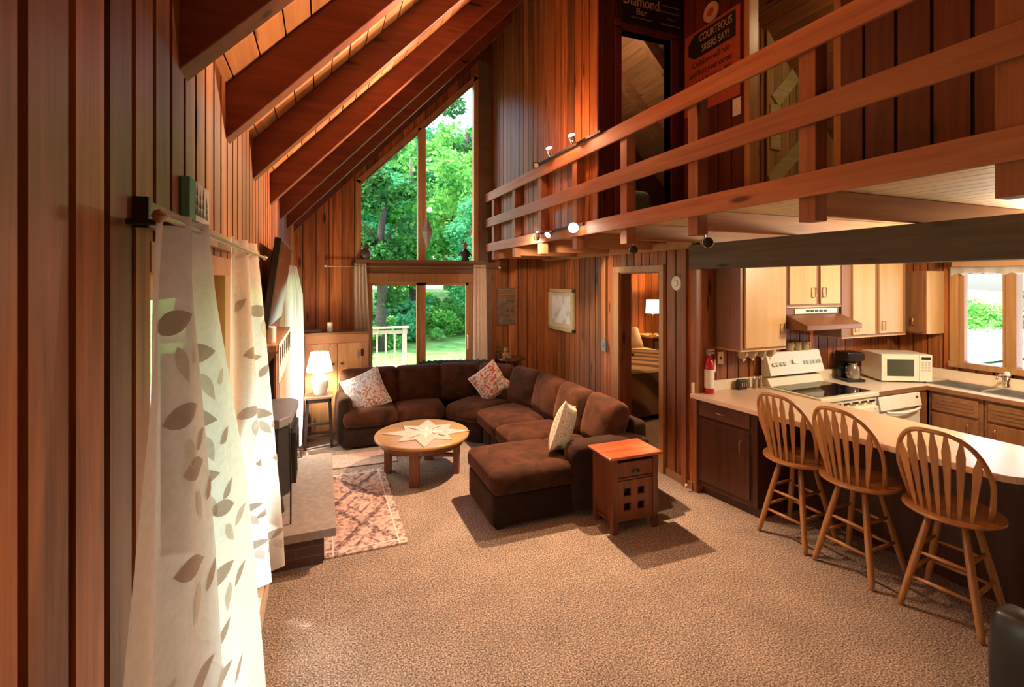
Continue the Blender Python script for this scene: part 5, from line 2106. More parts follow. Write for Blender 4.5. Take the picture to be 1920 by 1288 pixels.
for k, x in enumerate((-0.31, -0.265, -0.21, -0.17)):
    g = MB()
    g.lathe([(0, 0), (0.02, 0), (0.018, 0.012), (0.006, 0.014), (0, 0.014)], n=16)
    g.obj('knob', M['pewter'], bgd, loc=(x, 0.212, 1.13), rot=(PI / 2 - sl, 0, 0))
for k, x in enumerate((0.12, 0.16, 0.21, 0.25, 0.30, 0.335)):
    g = MB()
    g.box(-0.013, -0.018, 0, 0.013, 0.018, 0.004)
    g.obj('button', M['pewter'], bgd, loc=(x, 0.212, 1.13), rot=(PI / 2 - sl, 0, 0))
g = MB()
g.box(-0.035, -0.02, 0, 0.035, 0.02, 0.004)
g.obj('clock_display', M['ventwhite'], bgd, loc=(-0.02, 0.205, 1.15), rot=(PI / 2 - sl, 0, 0))
g = MB()
g.box(-0.37, -0.325, 0.24, 0.37, -0.301, 0.80)
od = g.obj('oven_door', M['bisque'], rn, bevel=0.005)
g = MB()
g.box(-0.22, -0.3275, 0.40, 0.22, -0.3255, 0.65)
g.obj('oven_window', M['blackgloss'], od)
g = MB()
g.tube([(-0.32, -0.326, 0.775), (-0.30, -0.36, 0.775), (0.30, -0.36, 0.775), (0.32, -0.326, 0.775)], 0.012, 8)
g.obj('handle', M['bisque'], od, smooth='all')
g = MB()
for k in range(6):
    g.box(-0.33 + k * 0.115, -0.322, 0.845, -0.25 + k * 0.115, -0.3195, 0.862)
g.obj('vent_slot', M['black'], rn)
g = MB()
g.box(-0.37, -0.325, 0.09, 0.37, -0.301, 0.22)
g.obj('drawer', M['bisque'], rn, bevel=0.004)
# tea towel on the oven handle
g = MB()
g.grid(lambda u, v: (4.39 + 0.12 + 0.16 * u, 2.805 - 0.008 * math.sin(20 * u), 0.79 - 0.34 * v), 12, 10)
tag(g.obj('tea_towel', M['paper'], smooth='all'), 'cream tea towel hanging on the oven handle', 'towel')

# hood
hdv = thing('range_hood', 'brown range hood with white switch strip over the range', 'range hood', (4.39, 3.28, 1.50))
g = MB()
pr = [(0.20, 0.0), (-0.28, 0.0), (-0.28, 0.045), (-0.06, 0.13), (-0.06, 0.19), (0.20, 0.19)]
g.prism([(-0.37, y, z) for y, z in pr], [(0.37, y, z) for y, z in pr])
g.obj('hood_shell', M['copper'], hdv, bevel=0.004)
g = MB()
g.box(-0.25, -0.066, 0.135, 0.33, -0.0605, 0.182)
hs_ = g.obj('switch_strip', M['white'], hdv)
for k in range(5):
    g = MB()
    g.box(-0.10 + k * 0.06, -0.072, 0.15, -0.06 + k * 0.06, -0.0665, 0.17)
    g.obj('switch', M['black'], hs_)

# upper cabinets
def upper(label, xa, xb, z0, z1, doors, ya=3.215, side=None):
    t = thing('wall_cabinet', label, 'cabinet', ((xa + xb) / 2, 3.36, z0), group='upper kitchen cabinets')
    h = (xb - xa) / 2
    H = z1 - z0
    cx = (xa + xb) / 2
    g = MB()
    g.box(-h, ya - 3.36, 0, h, 0.145, H)
    g.obj('body', M['cab_side'] if side is None else side, t)
    g = MB()
    g.box(-h, ya - 3.36 - 0.003, -0.012, h, 0.145, -0.0005)
    g.obj('bottom_rail', M['cab_lite'], t)
    for (da, db, hx, hz) in doors:
        g = MB()
        g.box(da - cx, ya - 3.36 - 0.022, 0.02, db - cx, ya - 3.36 - 0.0005, H - 0.02)
        d_ = g.obj('door', M['cab_lite'], t, bevel=0.004)
        gg = MB()
        s = 0.028
        pts = [(-s, 0, -0.045), (-s, 0, 0.045), (s, 0, 0.045), (s, 0, -0.045), (-s, 0, -0.045)]
        gg.tube(pts, 0.004, 6)
        gg.obj('handle', M['pewter'], d_, loc=(hx - cx, ya - 3.36 - 0.028, hz), smooth='all')
    return t


upper('upper kitchen cabinet at left with single wide honey door', 3.46, 4.02, 1.325, 2.28, [(3.50, 4.00, 3.95, 0.18)])
upper('short upper cabinet with two doors above the range hood', 4.03, 4.78, 1.705, 2.28, [(4.05, 4.405, 4.36, 0.13), (4.465, 4.74, 4.51, 0.13)])
upper('upper kitchen cabinet with two tall doors right of the hood', 4.79, 5.80, 1.385, 2.28, [(4.93, 5.27, 4.985, 0.10), (5.34, 5.72, 5.40, 0.10)])
t = thing('wall_cabinet', 'upper corner cabinet with brown door beside the kitchen window', 'cabinet', (5.99, 3.20, 1.39), group='upper kitchen cabinets')
g = MB()
g.box(-0.12, -0.14, 0, 0.18, 0.30, 0.66)
g.obj('body', M['cab_midz'], t)
g = MB()
g.box(-0.14, -0.12, 0.015, -0.1205, 0.12, 0.645)
d_ = g.obj('door', M['cab_midz'], t, bevel=0.004)
c_handle(d_, (-0.14, -0.04, 0.13), True, 0.09, (-1, 0), 'brass', 'door_handle')
g = MB()
g.box(-0.12, -0.145, 0, 0.18, -0.1405, 0.66)
g.obj('end_panel', M['cab_lite'], t)
# soffit above window
g = MB()
g.box(5.9, 0.0, 2.09, XK - 0.02, 2.86, 2.28, 0.5)
struct(g.obj('trim_7', M['trimy']))
# valance
g = MB()
g.grid(lambda u, v: (6.13 + 0.01 * math.sin(60 * u), 1.48 + 1.50 * u, 2.09 - (0.075 + 0.012 * math.sin(90 * u)) * v), 90, 4)
tag(g.obj('window_valance', M['sheer'], smooth='all'), 'white scalloped valance across the top of the kitchen window', 'valance')

# microwave
mw = thing('microwave', 'white microwave oven in the kitchen corner', 'microwave', (5.60, 3.20, 0.915), rz=math.radians(-29))
g = MB()
g.box(-0.235, -0.155, 0.014, 0.235, 0.17, 0.285)
g.obj('body', M['white'], mw, bevel=0.006)
g = MB()
g.box(-0.235, -0.18, 0.014, 0.115, -0.156, 0.285)
md = g.obj('door', M['white'], mw, bevel=0.005)
g = MB()
g.box(-0.185, -0.1825, 0.065, 0.065, -0.1805, 0.235)
g.obj('door_window', plain('grey_green_glass', (0.07, 0.085, 0.06), 0.15), md)
g = MB()
g.box(0.118, -0.178, 0.014, 0.235, -0.156, 0.285)
mc = g.obj('control_panel', M['white'], mw, bevel=0.003)
g = MB()
g.box(0.135, -0.1805, 0.235, 0.22, -0.1785, 0.26)
g.obj('display', M['black'], mc)
g = MB()
for i in range(3):
    for j in range(4):
        g.box(0.135 + i * 0.03, -0.1805, 0.12 + j * 0.026, 0.157 + i * 0.03, -0.1785, 0.138 + j * 0.026)
g.obj('keypad', plain('pale_grey_keys', (0.55, 0.52, 0.5), 0.5), mc)
for a in (-0.2, 0.2):
    for b_ in (-0.13, 0.13):
        g = MB()
        g.lathe([(0, 0), (0.014, 0), (0.014, 0.014), (0, 0.014)], (a, b_, 0), n=10)
        g.obj('foot', M['black'], mw)
# coffee maker
cm = thing('coffee_maker', 'black drip coffee maker left of the microwave', 'coffee maker', (5.10, 3.34, 0.915), rz=math.radians(-20))
g = MB()
g.box(-0.09, -0.11, 0, 0.09, 0.10, 0.03); g.box(-0.09, 0.02, 0.03, 0.09, 0.10, 0.30)
g.obj('body', M['black'], cm, bevel=0.01)
g = MB()
g.box(-0.09, -0.10, 0.215, 0.09, 0.019, 0.30)
g.obj('brew_head', M['black'], cm, bevel=0.012)
g = MB()
g.lathe([(0, 0.032), (0.055, 0.032), (0.062, 0.08), (0.055, 0.14), (0.035, 0.17), (0.04, 0.185), (0, 0.185)], (0, -0.045, 0), n=24)
cfp = g.obj('carafe', plain('carafe_glass_silver', (0.35, 0.30, 0.26), 0.08, 0.5), cm, smooth=True)
g = MB()
g.tube([(-0.055, -0.055, 0.07), (-0.095, -0.075, 0.08), (-0.095, -0.075, 0.15), (-0.045, -0.055, 0.165)], 0.008, 8)
g.obj('handle', M['black'], cfp, smooth='all')

# mugs
mg = thing('coffee_mug', 'tan mug on top of the range backguard, leftmost of three', 'mug', (4.37, 3.455, 1.246), group='mugs above the range')
g = MB()
g.lathe([(0, 0), (0.036, 0), (0.04, 0.01), (0.041, 0.085), (0.037, 0.085), (0.035, 0.012), (0, 0.010)], n=22)
g.obj('cup', M['mug'], mg, smooth=True)
g = MB()
g.tube([(0.039, 0, 0.07), (0.065, 0, 0.065), (0.068, 0, 0.035), (0.04, 0, 0.02)], 0.006, 8)
g.obj('handle', M['paper'], mg, smooth='all')
copy_tree(mg, (4.48, 3.455, 1.246), 0.3, 'tan mug on top of the range backguard, middle of three')
copy_tree(mg, (4.59, 3.455, 1.246), -0.2, 'tan mug on top of the range backguard, rightmost of three')
for k, (x, lb) in enumerate(((3.60, 'hanging mug under the left cabinet, leftmost'), (3.71, 'hanging mug under the left cabinet, second from left'), (3.83, 'hanging mug under the left cabinet, second from right'), (3.94, 'hanging mug under the left cabinet, nearest the range'))):
    c = copy_tree(mg, (x, 3.33, 1.262), label=lb, rot=(0, math.radians(78), 0.4))
    c['group'] = 'mugs hanging under the cabinet'

# small counter items
dc = thing('counter_clock', 'small black desk clock on worktop against the backsplash', 'clock', (3.72, 3.44, 0.915))
g = MB()
g.box(-0.055, -0.02, 0, 0.055, 0.02, 0.095)
g.obj('case', M['black'], dc, bevel=0.01)
g = MB()
for x in (-0.02, 0.005, 0.03):
    g.box(x, -0.0225, 0.03, x + 0.008, -0.0205, 0.07)
g.obj('numerals', plain('tan_numerals', (0.5, 0.36, 0.2), 0.5), dc)
for k, x in enumerate((3.88, 3.945)):
    t = thing('salt_shaker', ['glass shaker beside the range, left one', 'glass shaker touching the range, right one'][k], 'shaker', (x, 3.43, 0.915), group='shakers by the range')
    g = MB()
    g.lathe([(0, 0), (0.022, 0), (0.02, 0.03), (0.015, 0.075), (0.017, 0.09), (0, 0.092)], n=14)
    g.obj('jar', plain('amber_shaker_glass', (0.35, 0.22, 0.12), 0.15), t, smooth=True)
    g = MB()
    g.lathe([(0, 0.0925), (0.017, 0.0925), (0.015, 0.115), (0, 0.12)], n=14)
    g.obj('cap', M['chrome'], t, smooth=True)
# fire extinguisher
fe = thing('fire_extinguisher', 'red fire extinguisher standing on the worktop end by the post', 'fire extinguisher', (3.31, 3.44, 1.011))
fe.location = (3.315, 3.435, 0.915)
g = MB()
g.lathe([(0, 0), (0.04, 0), (0.042, 0.01), (0.042, 0.26), (0.036, 0.30), (0.018, 0.325), (0.016, 0.345), (0, 0.345)], n=24)
cy = g.obj('cylinder', M['red'], fe, smooth=True)
g = MB()
g.lathe([(0.0425, 0.05), (0.0428, 0.05), (0.0428, 0.22), (0.0425, 0.22)], n=24)
g.obj('label_band', M['paper'], cy, smooth=True)
g = MB()
g.box(-0.012, -0.05, 0.37, 0.012, 0.02, 0.38); g.box(-0.012, -0.045, 0.395, 0.012, 0.02, 0.405); g.box(-0.014, -0.012, 0.346, 0.014, 0.02, 0.405)
g.obj('trigger', M['pipe'], fe)
g = MB()
g.tube([(0.02, 0, 0.36), (0.055, 0, 0.33), (0.05, 0, 0.22)], 0.007)
g.obj('hose', M['black'], fe, smooth='all')
ip = thing('instruction_plate', 'square cream wall plate right of the fire extinguisher', 'wall plate', (3.41, YK - 0.019, 1.145))
g = MB()
g.box(-0.05, -0.012, -0.06, 0.05, 0, 0.06)
g.obj('plate', M['splash'], ip, bevel=0.003)
sw = thing('light_switch', 'cream light switch plate under the left cabinet end', 'light switch', (3.525, YK - 0.019, 1.215))
g = MB()
g.box(-0.035, -0.006, -0.057, 0.035, 0, 0.057)
g.obj('plate', M['splash'], sw, bevel=0.002)
g = MB()
g.box(-0.006, -0.016, -0.012, 0.006, -0.0065, 0.012)
g.obj('toggle', M['black'], sw)

# ------------------------------------------------------------------ bar stools
def make_stool():
    t = thing('bar_stool', 'x', 'bar stool', group='oak bar stools at the peninsula')
    g = MB()
    # round saddle seat
    prof = [(0, 0.575), (0.15, 0.575), (0.205, 0.583), (0.232, 0.60), (0.230, 0.613), (0.215, 0.618), (0.13, 0.608), (0, 0.604)]
    g.lathe(prof, n=40)
    g.obj('seat', M['oaky'], t, smooth=True)
    g = MB()
    g.lathe([(0, 0.545), (0.10, 0.545), (0.10, 0.5745), (0, 0.5745)], n=24)
    g.obj('swivel_plate', M['iron'], t)
    feet = []
    for a in (45, 135, 225, 315):
        c, s = math.cos(math.radians(a)), math.sin(math.radians(a))
        top = Vector((0.115 * c, 0.115 * s, 0.548))
        bot = Vector((0.262 * c, 0.262 * s, 0.0))
        feet.append((top, bot))
        g = MB()
        g.tube([bot, bot.lerp(top, 0.06), bot.lerp(top, 0.5), bot.lerp(top, 0.85), top], [0.013, 0.017, 0.021, 0.019, 0.016], 12)
        g.obj('leg', M['oak'], t, smooth='all')
    for k in range(4):
        for z in ((0.185, 0.335) if k % 2 else (0.215, 0.37)):
            A, B = feet[k], feet[(k + 1) % 4]
            a = A[1].lerp(A[0], z / 0.548)
            b_ = B[1].lerp(B[0], z / 0.548)
            g = MB()
            g.tube([a, a.lerp(b_, 0.5), b_], [0.008, 0.012, 0.008], 10)
            g.obj('stretcher', M['oak'], t, smooth='all')
    # hoop back at -X side, leaning out
    def hoop(s):
        # s 0..1 from one foot to the other
        a = s * PI
        y = -0.195 * math.cos(a)
        y = math.copysign(abs(math.cos(a)) ** 0.72, -math.cos(a)) * 0.222
        z = 0.60 + 0.505 * math.sin(a) ** 0.62
        h = (z - 0.60) / 0.505
        x = -0.145 - 0.13 * h + 0.11 * (abs(y) / 0.222) ** 2 * (1 - 0.35 * h)
        if h < 0.5:
            y *= 0.80 + 0.40 * h
        return Vector((x - 0.0, y, z))
    g = MB()
    g.tube([hoop(k / 40) for k in range(41)], 0.0135, 10)
    g.obj('back_hoop', M['oak'], t, smooth='all')
    for k in range(7):
        f = (k - 3) / 3.0
        yb = 0.125 * f
        bottom = Vector((-0.175 + 0.05 * f * f, yb, 0.608))
        # find hoop point at matching y
        yt = 0.178 * f
        best = min((hoop(0.12 + 0.76 * q / 200) for q in range(201)), key=lambda p: abs(p.y - yt) - p.z * 0.0)
        top = best
        g = MB()
        n = 10
        pts, wd = [], []
        for j in range(n + 1):
            tt = j / n
            pts.append(bottom.lerp(top, tt))
            wv_ = 0.008 + 0.013 * max(0, math.sin(PI * min(1, max(0, (tt - 0.05) / 0.9)))) ** 1.0
            wv_ = [0.007, 0.009, 0.011, 0.012, 0.0135, 0.015, 0.017, 0.019, 0.020, 0.012, 0.006][j]
            wd.append(wv_)
        d = (top - bottom).normalized()
        side = Vector((0, 1, 0)) - d * d.y
        side.normalize()
        nrm = d.cross(side).normalized() * 0.005
        A, B = [], []
        ring = []
        for p, w_ in zip(pts, wd):
            ring.append([g.pt(p - side * w_ - nrm), g.pt(p + side * w_ - nrm), g.pt(p + side * w_ + nrm), g.pt(p - side * w_ + nrm)])
        bv = random.random()
        for R1, R2 in zip(ring, ring[1:]):
            for q in range(4):
                g.face((R1[q], R1[(q + 1) % 4], R2[(q + 1) % 4], R2[q]), bv)
        g.face(ring[0][::-1], bv)
        g.face(ring[-1], bv)
        g.obj('back_slat', M['oak'], t)
    return t


s0 = make_stool()
s0.location = (3.37, 2.60, 0)
s0.rotation_euler = (0, 0, math.radians(4))
s0['label'] = 'oak arrow-back bar stool farthest from camera, beside the dark base cabinet'
copy_tree(s0, (3.395, 2.16, 0), math.radians(2), 'oak arrow-back bar stool in the middle of three at the peninsula')
copy_tree(s0, (3.45, 1.67, 0), math.radians(8), 'oak arrow-back bar stool nearest the camera, at the rounded worktop end')

# ------------------------------------------------------------------ track lights
def track(name, label, y0, y1, z, heads):
    t = thing(name, label, 'track light', (2.235, (y0 + y1) / 2, z))
    yc = (y0 + y1) / 2
    g = MB()
    g.box(-0.012, y0 - yc, -0.012, 0.0135, y1 - yc, 0.012)
    g.obj('track_bar', M['iron'], t, bevel=0.003)
    for (y, aim, lit) in heads:
        a = Vector(aim).normalized()
        g = MB()
        g.tube([(0.0, y - yc, 0), (-0.03, y - yc, 0.0), (-0.05, y - yc, 0.02 * (1 if a.z > 0 else -1))], 0.006)
        g.obj('arm', M['chrome'], t, smooth='all')
        c = Vector((-0.06, y - yc, 0.03 * (1 if a.z > 0 else -1)))
        g = MB()
        g.tube([c - a * 0.05, c - a * 0.02, c + a * 0.045], [0.014, 0.03, 0.036], 18, cap=False)
        g.poly([(c - a * 0.05) + Vector((0, 0, 0))] * 1 + [(c - a * 0.049) + Vector((0.001, 0, 0)), (c - a * 0.049) + Vector((0, 0.001, 0))])
        h = g.obj('lamp_head', M['iron'] if lit != 1 else M['chrome'], t, smooth='all')
        g = MB()
        rot = a.to_track_quat('Z', 'Y').to_matrix().to_4x4()
        g.T = Matrix.Translation(c + a * 0.030) @ rot
        g.lathe([(0, 0), (0.030, 0), (0.028, 0.006), (0, 0.008)], n=18)
        g.obj('bulb', {0: M['pipe'], 1: M['bulb2'], 2: M['bulb']}[lit], h)
        if lit == 2:
            for v_ in h.children[0].data.vertices:
                v_.co = Vector(c + a * 0.030) + (v_.co - Vector(c + a * 0.030)) * 1.5
    return t


track('track_light', 'upper track light with three small heads along the top rail', 3.55, 4.78, 3.235,
      [(4.74, (-0.6, -0.6, -0.3), 0), (4.42, (-0.5, -0.45, 0.8), 1), (3.95, (-0.5, -0.45, 0.8), 1)])
track('track_light', 'lower track light along the bottom rail with one glaring head', 3.85, 4.80, 2.47,
      [(4.74, (0.25, 0.6, -0.6), 1), (4.42, (-0.75, -0.25, -0.6), 1), (3.93, (-0.52, -0.85, -0.12), 2)])
for k, (y, lb) in enumerate(((3.20, 'dark spotlight clamped under the loft post by the bedroom door'), (2.42, 'round black spotlight under the loft post above the beam end'))):
    t = thing('clamp_spotlight', lb, 'spotlight', (2.30, y, 2.247), group='clamp spotlights under the loft posts')
    g = MB()
    g.tube([(0, 0, 0.0), (0, 0, -0.025)], 0.006)
    g.obj('stem', M['chrome'], t)
    g = MB()
    g.tube([(0.03, 0.05, -0.05), (0.01, 0.01, -0.052), (-0.02, -0.045, -0.055)], [0.015, 0.03, 0.035], 18)
    h = g.obj('lamp_head', M['black'], t, smooth='all')
    g = MB()
    a = Vector((-0.5, -0.9, -0.05)).normalized()
    g.T = Matrix.Translation(Vector((-0.022, -0.049, -0.055))) @ a.to_track_quat('Z', 'Y').to_matrix().to_4x4()
    g.lathe([(0.033, 0), (0.036, 0), (0.036, 0.003), (0.033, 0.003)], n=20, caps=False)
    g.obj('trim_ring', M['pewter'], h)

# ------------------------------------------------------------------ window ornaments
kt = thing('faceted_ornament', 'long silver faceted ornament hanging in the gable window', 'ornament', (1.36, 6.60, 2.62))
g = MB()
ring = [(0.085 * math.cos(a), 0.085 * math.sin(a), 0.0) for a in [k * PI / 3 + 0.3 for k in range(6)]]
for k in range(6):
    a, b_ = ring[k], ring[(k + 1) % 6]
    g.poly([a, b_, (0, 0, 0.22)])
    g.poly([b_, a, (0, 0, -0.25)])
g.obj('crystal', plain('mirrored_facets', (0.42, 0.42, 0.46), 0.25, 0.15), kt)
g = MB()
g.tube([(0, 0, 0.22), (0, 0.0, 1.7)], 0.0015, 5)
g.obj('string', M['iron'], kt)
fg = thing('pagoda_figurine', 'small black standing figurine on the gable window sill at right', 'figurine', (1.93, 6.70, 2.236))
g = MB()
g.lathe([(0, 0), (0.055, 0), (0.06, 0.02), (0.045, 0.05), (0.07, 0.07), (0.05, 0.15), (0.025, 0.175), (0, 0.18)], n=18)
g.obj('robe', M['black'], fg, smooth='all')
g = MB()
g.lathe([(0, 0.178), (0.022, 0.185), (0.03, 0.205), (0.024, 0.225), (0.035, 0.23), (0.012, 0.26), (0, 0.275)], n=18)
g.obj('head', M['bear'], fg, smooth='all')
for s in (-1, 1):
    g = MB()
    g.tube([(s * 0.045, 0, 0.14), (s * 0.10, -0.01, 0.07)], [0.014, 0.008], 8)
    g.obj('arm', M['black'], fg, smooth='all')
rk = thing('bird_figurine', 'dark rounded bird figurine on the gable window sill at left', 'figurine', (0.55, 6.70, 2.236))
g = MB()
g.lathe([(0, 0), (0.05, 0.005), (0.075, 0.06), (0.065, 0.11), (0.03, 0.15), (0, 0.16)], n=20)
g.obj('body', plain('mottled_brown_glaze', (0.10, 0.06, 0.05), 0.4, noise=0.6, nscale=16), rk, smooth='all')
g = MB()
g.lathe([(0, 0.14), (0.03, 0.15), (0.035, 0.175), (0.02, 0.20), (0, 0.205)], (0.02, 0, 0), n=16)
g.obj('head', M['bear'], rk, smooth='all')

# ------------------------------------------------------------------ loft signs
sg = thing('bar_sign', 'black hanging sign with blackletter words Diamond Bar above the loft doorway', 'sign', (2.945, 3.785, 4.65))
g = MB()
g.box(-0.36, -0.015, -0.29, 0.36, 0.0, 0.40)
g.obj('board', M['signblack'], sg, bevel=0.003)
text_part('lettering', 'Diamond', 0.145, M['signcream'], sg, (-0.13, -0.017, -0.07), (PI / 2, 0, 0), sx=0.78)
text_part('lettering', 'Bar', 0.09, M['signcream'], sg, (-0.13, -0.017, -0.165), (PI / 2, 0, 0))
M['signdim'] = plain('worn_sign_script', (0.22, 0.15, 0.13), 0.6)
for x, z, wd in ((-0.13, -0.225, 0.24), (0.21, -0.045, 0.20), (0.21, -0.105, 0.24), (0.21, -0.165, 0.08), (0.21, -0.225, 0.22)):
    g = MB()
    k = 0
    xx = x - wd / 2
    while xx < x + wd / 2:
        l_ = random.uniform(0.006, 0.016)
        g.box(xx, -0.0175, z - random.uniform(.004, .010), xx + l_, -0.0155, z + random.uniform(.004, .010))
        xx += l_ + 0.005
    g.obj('faded_script', M['signdim'], sg)
s2 = thing('skiers_sign', 'red wooden sign reading Courteous Skiers Say beside the loft doorway', 'sign', (3.331, 3.42, 3.93))
g = MB()
# local: runs along -Y to the right
sgw, sgh = 0.335, 0.39
g.box(-0.015, -sgw, -sgh, 0.0, sgw, sgh)
g.obj('board', M['signred'], s2, bevel=0.003)
g = MB()
g.prism([(-0.0155, 0.28, 0.19), (-0.0155, 0.20, 0.13), (-0.0155, -0.29, 0.13), (-0.0155, -0.29, 0.36), (-0.0155, 0.20, 0.36), (-0.0155, 0.28, 0.29)][::-1],
        [(-0.019, 0.28, 0.19), (-0.019, 0.20, 0.13), (-0.019, -0.29, 0.13), (-0.019, -0.29, 0.36), (-0.019, 0.20, 0.36), (-0.019, 0.28, 0.29)][::-1])
g.obj('black_banner', M['signblack'], s2)
RR = (PI / 2, 0, -PI / 2)
text_part('lettering', 'COURTEOUS', 0.10, M['signcream'], s2, (-0.0205, -0.06, 0.295), RR, sx=0.66)
text_part('lettering', 'SKIERS SAY!', 0.095, M['signcream'], s2, (-0.0205, -0.06, 0.19), RR, sx=0.66)
for k, s_ in enumerate(('Collisions will ruin', 'and hurt your career', 'and could injure MY')):
    text_part('lettering', s_, 0.08, M['signblack'], s2, (-0.0165, 0.0, 0.07 - 0.088 * k), RR, sx=0.76)
ro = thing('round_badge', 'round cream badge fixed above the red skiers sign', 'badge', (3.328, 3.42, 4.415))
g = MB()
g.T = Matrix.Rotation(-PI / 2, 4, 'Y')
g.lathe([(0.04, 0), (0.09, 0), (0.088, 0.012), (0.04, 0.012), (0.04, 0.0)], n=36, caps=False)
g.obj('ring', M['signcream'], ro)
g = MB()
g.T = Matrix.Rotation(-PI / 2, 4, 'Y')
g.lathe([(0, 0), (0.039, 0), (0.039, 0.006), (0, 0.006)], n=30)
g.obj('red_centre', M['signred'], ro)
ls = thing('light_switch', 'pale switch plate on the dark red loft wall under the skiers sign', 'light switch', (3.331, 3.13, 3.45))
g = MB()
g.box(-0.006, -0.045, -0.075, 0, 0.045, 0.075)
g.obj('plate', M['ventwhite'], ls, bevel=0.002)
g = MB()
g.box(-0.014, -0.006, -0.012, -0.0065, 0.006, 0.012)
g.obj('toggle', M['ventwhite'], ls)
# things inside the loft bedroom
lb = thing('loft_bed', 'pale green padded bed end seen through the loft doorway', 'bed', (3.45, 5.3, 2.461))
g = MB()
g.cushion([(-0.55, -0.35), (0.42, -0.35), (0.42, 0.9), (-0.55, 0.9)], 0.0, 0.62, r=0.10, puff=0.02, n=10)
g.obj('mattress', plain('pale_green_blanket', (0.42, 0.55, 0.40), 0.9, noise=0.1, nscale=30), lb, smooth='all')
fn_ = thing('ceiling_fan_light', 'small lit ceiling lamp with tulip glasses seen through the loft doorway', 'ceiling lamp', (3.15, 5.05, 4.35))
g = MB()
g.tube([(0, 0, 0.1), (0, 0, 1.35)], 0.008)
g.obj('rod', M['brass'], fn_)
g = MB()
g.lathe([(0, 0), (0.05, 0.01), (0.06, 0.05), (0.03, 0.1), (0, 0.1)], n=20)
g.obj('hub', M['brass'], fn_, smooth=True)
for k in range(3):
    a = k * 2 * PI / 3 + 0.5
    g = MB()
    g.lathe([(0.015, 0), (0.035, 0.03), (0.04, 0.08), (0.036, 0.08), (0.03, 0.03), (0.012, 0.003)], (0.10 * math.cos(a), 0.10 * math.sin(a), -0.02), n=16)
    g.obj('tulip_glass', M['bulb2'], fn_, smooth=True)

# ------------------------------------------------------------------ near dark chair at lower right
ch = thing('leather_chair', 'dark leather chair at the lower right edge of the view', 'chair', (2.87, 0.74, 0))
g = MB()
g.cushion([(-0.34, -0.32), (0.34, -0.32), (0.34, 0.32), (-0.34, 0.32)], 0.28, 0.46, r=0.06, puff=0.02, n=8)
g.obj('seat', M['black'], ch, smooth='all')
g = MB()
g.cushion([(-0.40, -0.34), (-0.26, -0.34), (-0.26, 0.34), (-0.40, 0.34)], 0.2, 0.66, r=0.055, puff=0.01, n=8)
g.obj('backrest', M['black'], ch, smooth='all')
for a in (-1, 1):
    for b_ in (-1, 1):
        g = MB()
        g.tube([(a * 0.29, b_ * 0.27, 0), (a * 0.27, b_ * 0.25, 0.30)], 0.02, 8)
        g.obj('leg', M['darkleg'], ch)

# ------------------------------------------------------------------ outdoors
g = MB()


def gz(x, y):
    d = max(0.0, y - 15)
    return -0.35 + min(1.6, d * 0.075) + 0.03 * math.sin(x * 0.9) * math.cos(y * 0.7)


g.grid(lambda u, v: (-45 + 115 * u, 7.4 + 70 * v, gz(-45 + 115 * u, 7.4 + 70 * v)), 70, 50)
g.grid(lambda u, v: (-45 + 43.5 * u, -30 + 37.4 * v, -0.35), 8, 8)
struct(g.obj('ground', M['lawn'], smooth='all'))
g = MB()
g.grid(lambda u, v: (9 + 60 * u, -30 + 37.4 * v, -0.34), 4, 4)
g.grid(lambda u, v: (11 + 60 * u + 0 * v, 7.4 + 12 * v, -0.27), 4, 4)
struct(g.obj('driveway', M['drive']))
g = MB()
for k in range(28):
    g.box(-4.0 + 0.0, 6.95 + k * 0.165, -0.20, 1.95, 6.95 + k * 0.165 + 0.155, -0.16)
for k in range(28):
    g.box(-2.6, -1.0 + k * 0.285, -0.20, -0.5, -1.0 + k * 0.285 + 0.275, -0.16)
struct(g.obj('deck_boards', M['deckwood']))
dr2 = thing('deck_railing', 'weathered wooden balcony railing outside the sliding glass door', 'railing', (-0.3, 11.5, -0.16))
g = MB()
g.box(-2.7, -0.07, 0.99, 2.22, 0.07, 1.03)
g.obj('top_rail', M['deckwood'], dr2)
g = MB()
g.box(-2.7, -0.02, 0.86, 2.2, 0.02, 0.95); g.box(-2.7, -0.02, 0.08, 2.2, 0.02, 0.15)
g.obj('side_rail', M['deckwood'], dr2)
for x in (2.13, 0.0, -2.1):
    g = MB()
    g.box(x - 0.045, -0.045, 0, x + 0.045, 0.045, 0.99)
    g.obj('post', M['deckwood'], dr2)
for k in range(20):
    x = -1.9 + k * 0.2
    if abs(x) < 0.08:
        continue
    g = MB()
    g.box(x - 0.018, -0.018, 0.10, x + 0.018, 0.018, 0.90)
    g.obj('baluster', M['deckwood'], dr2)


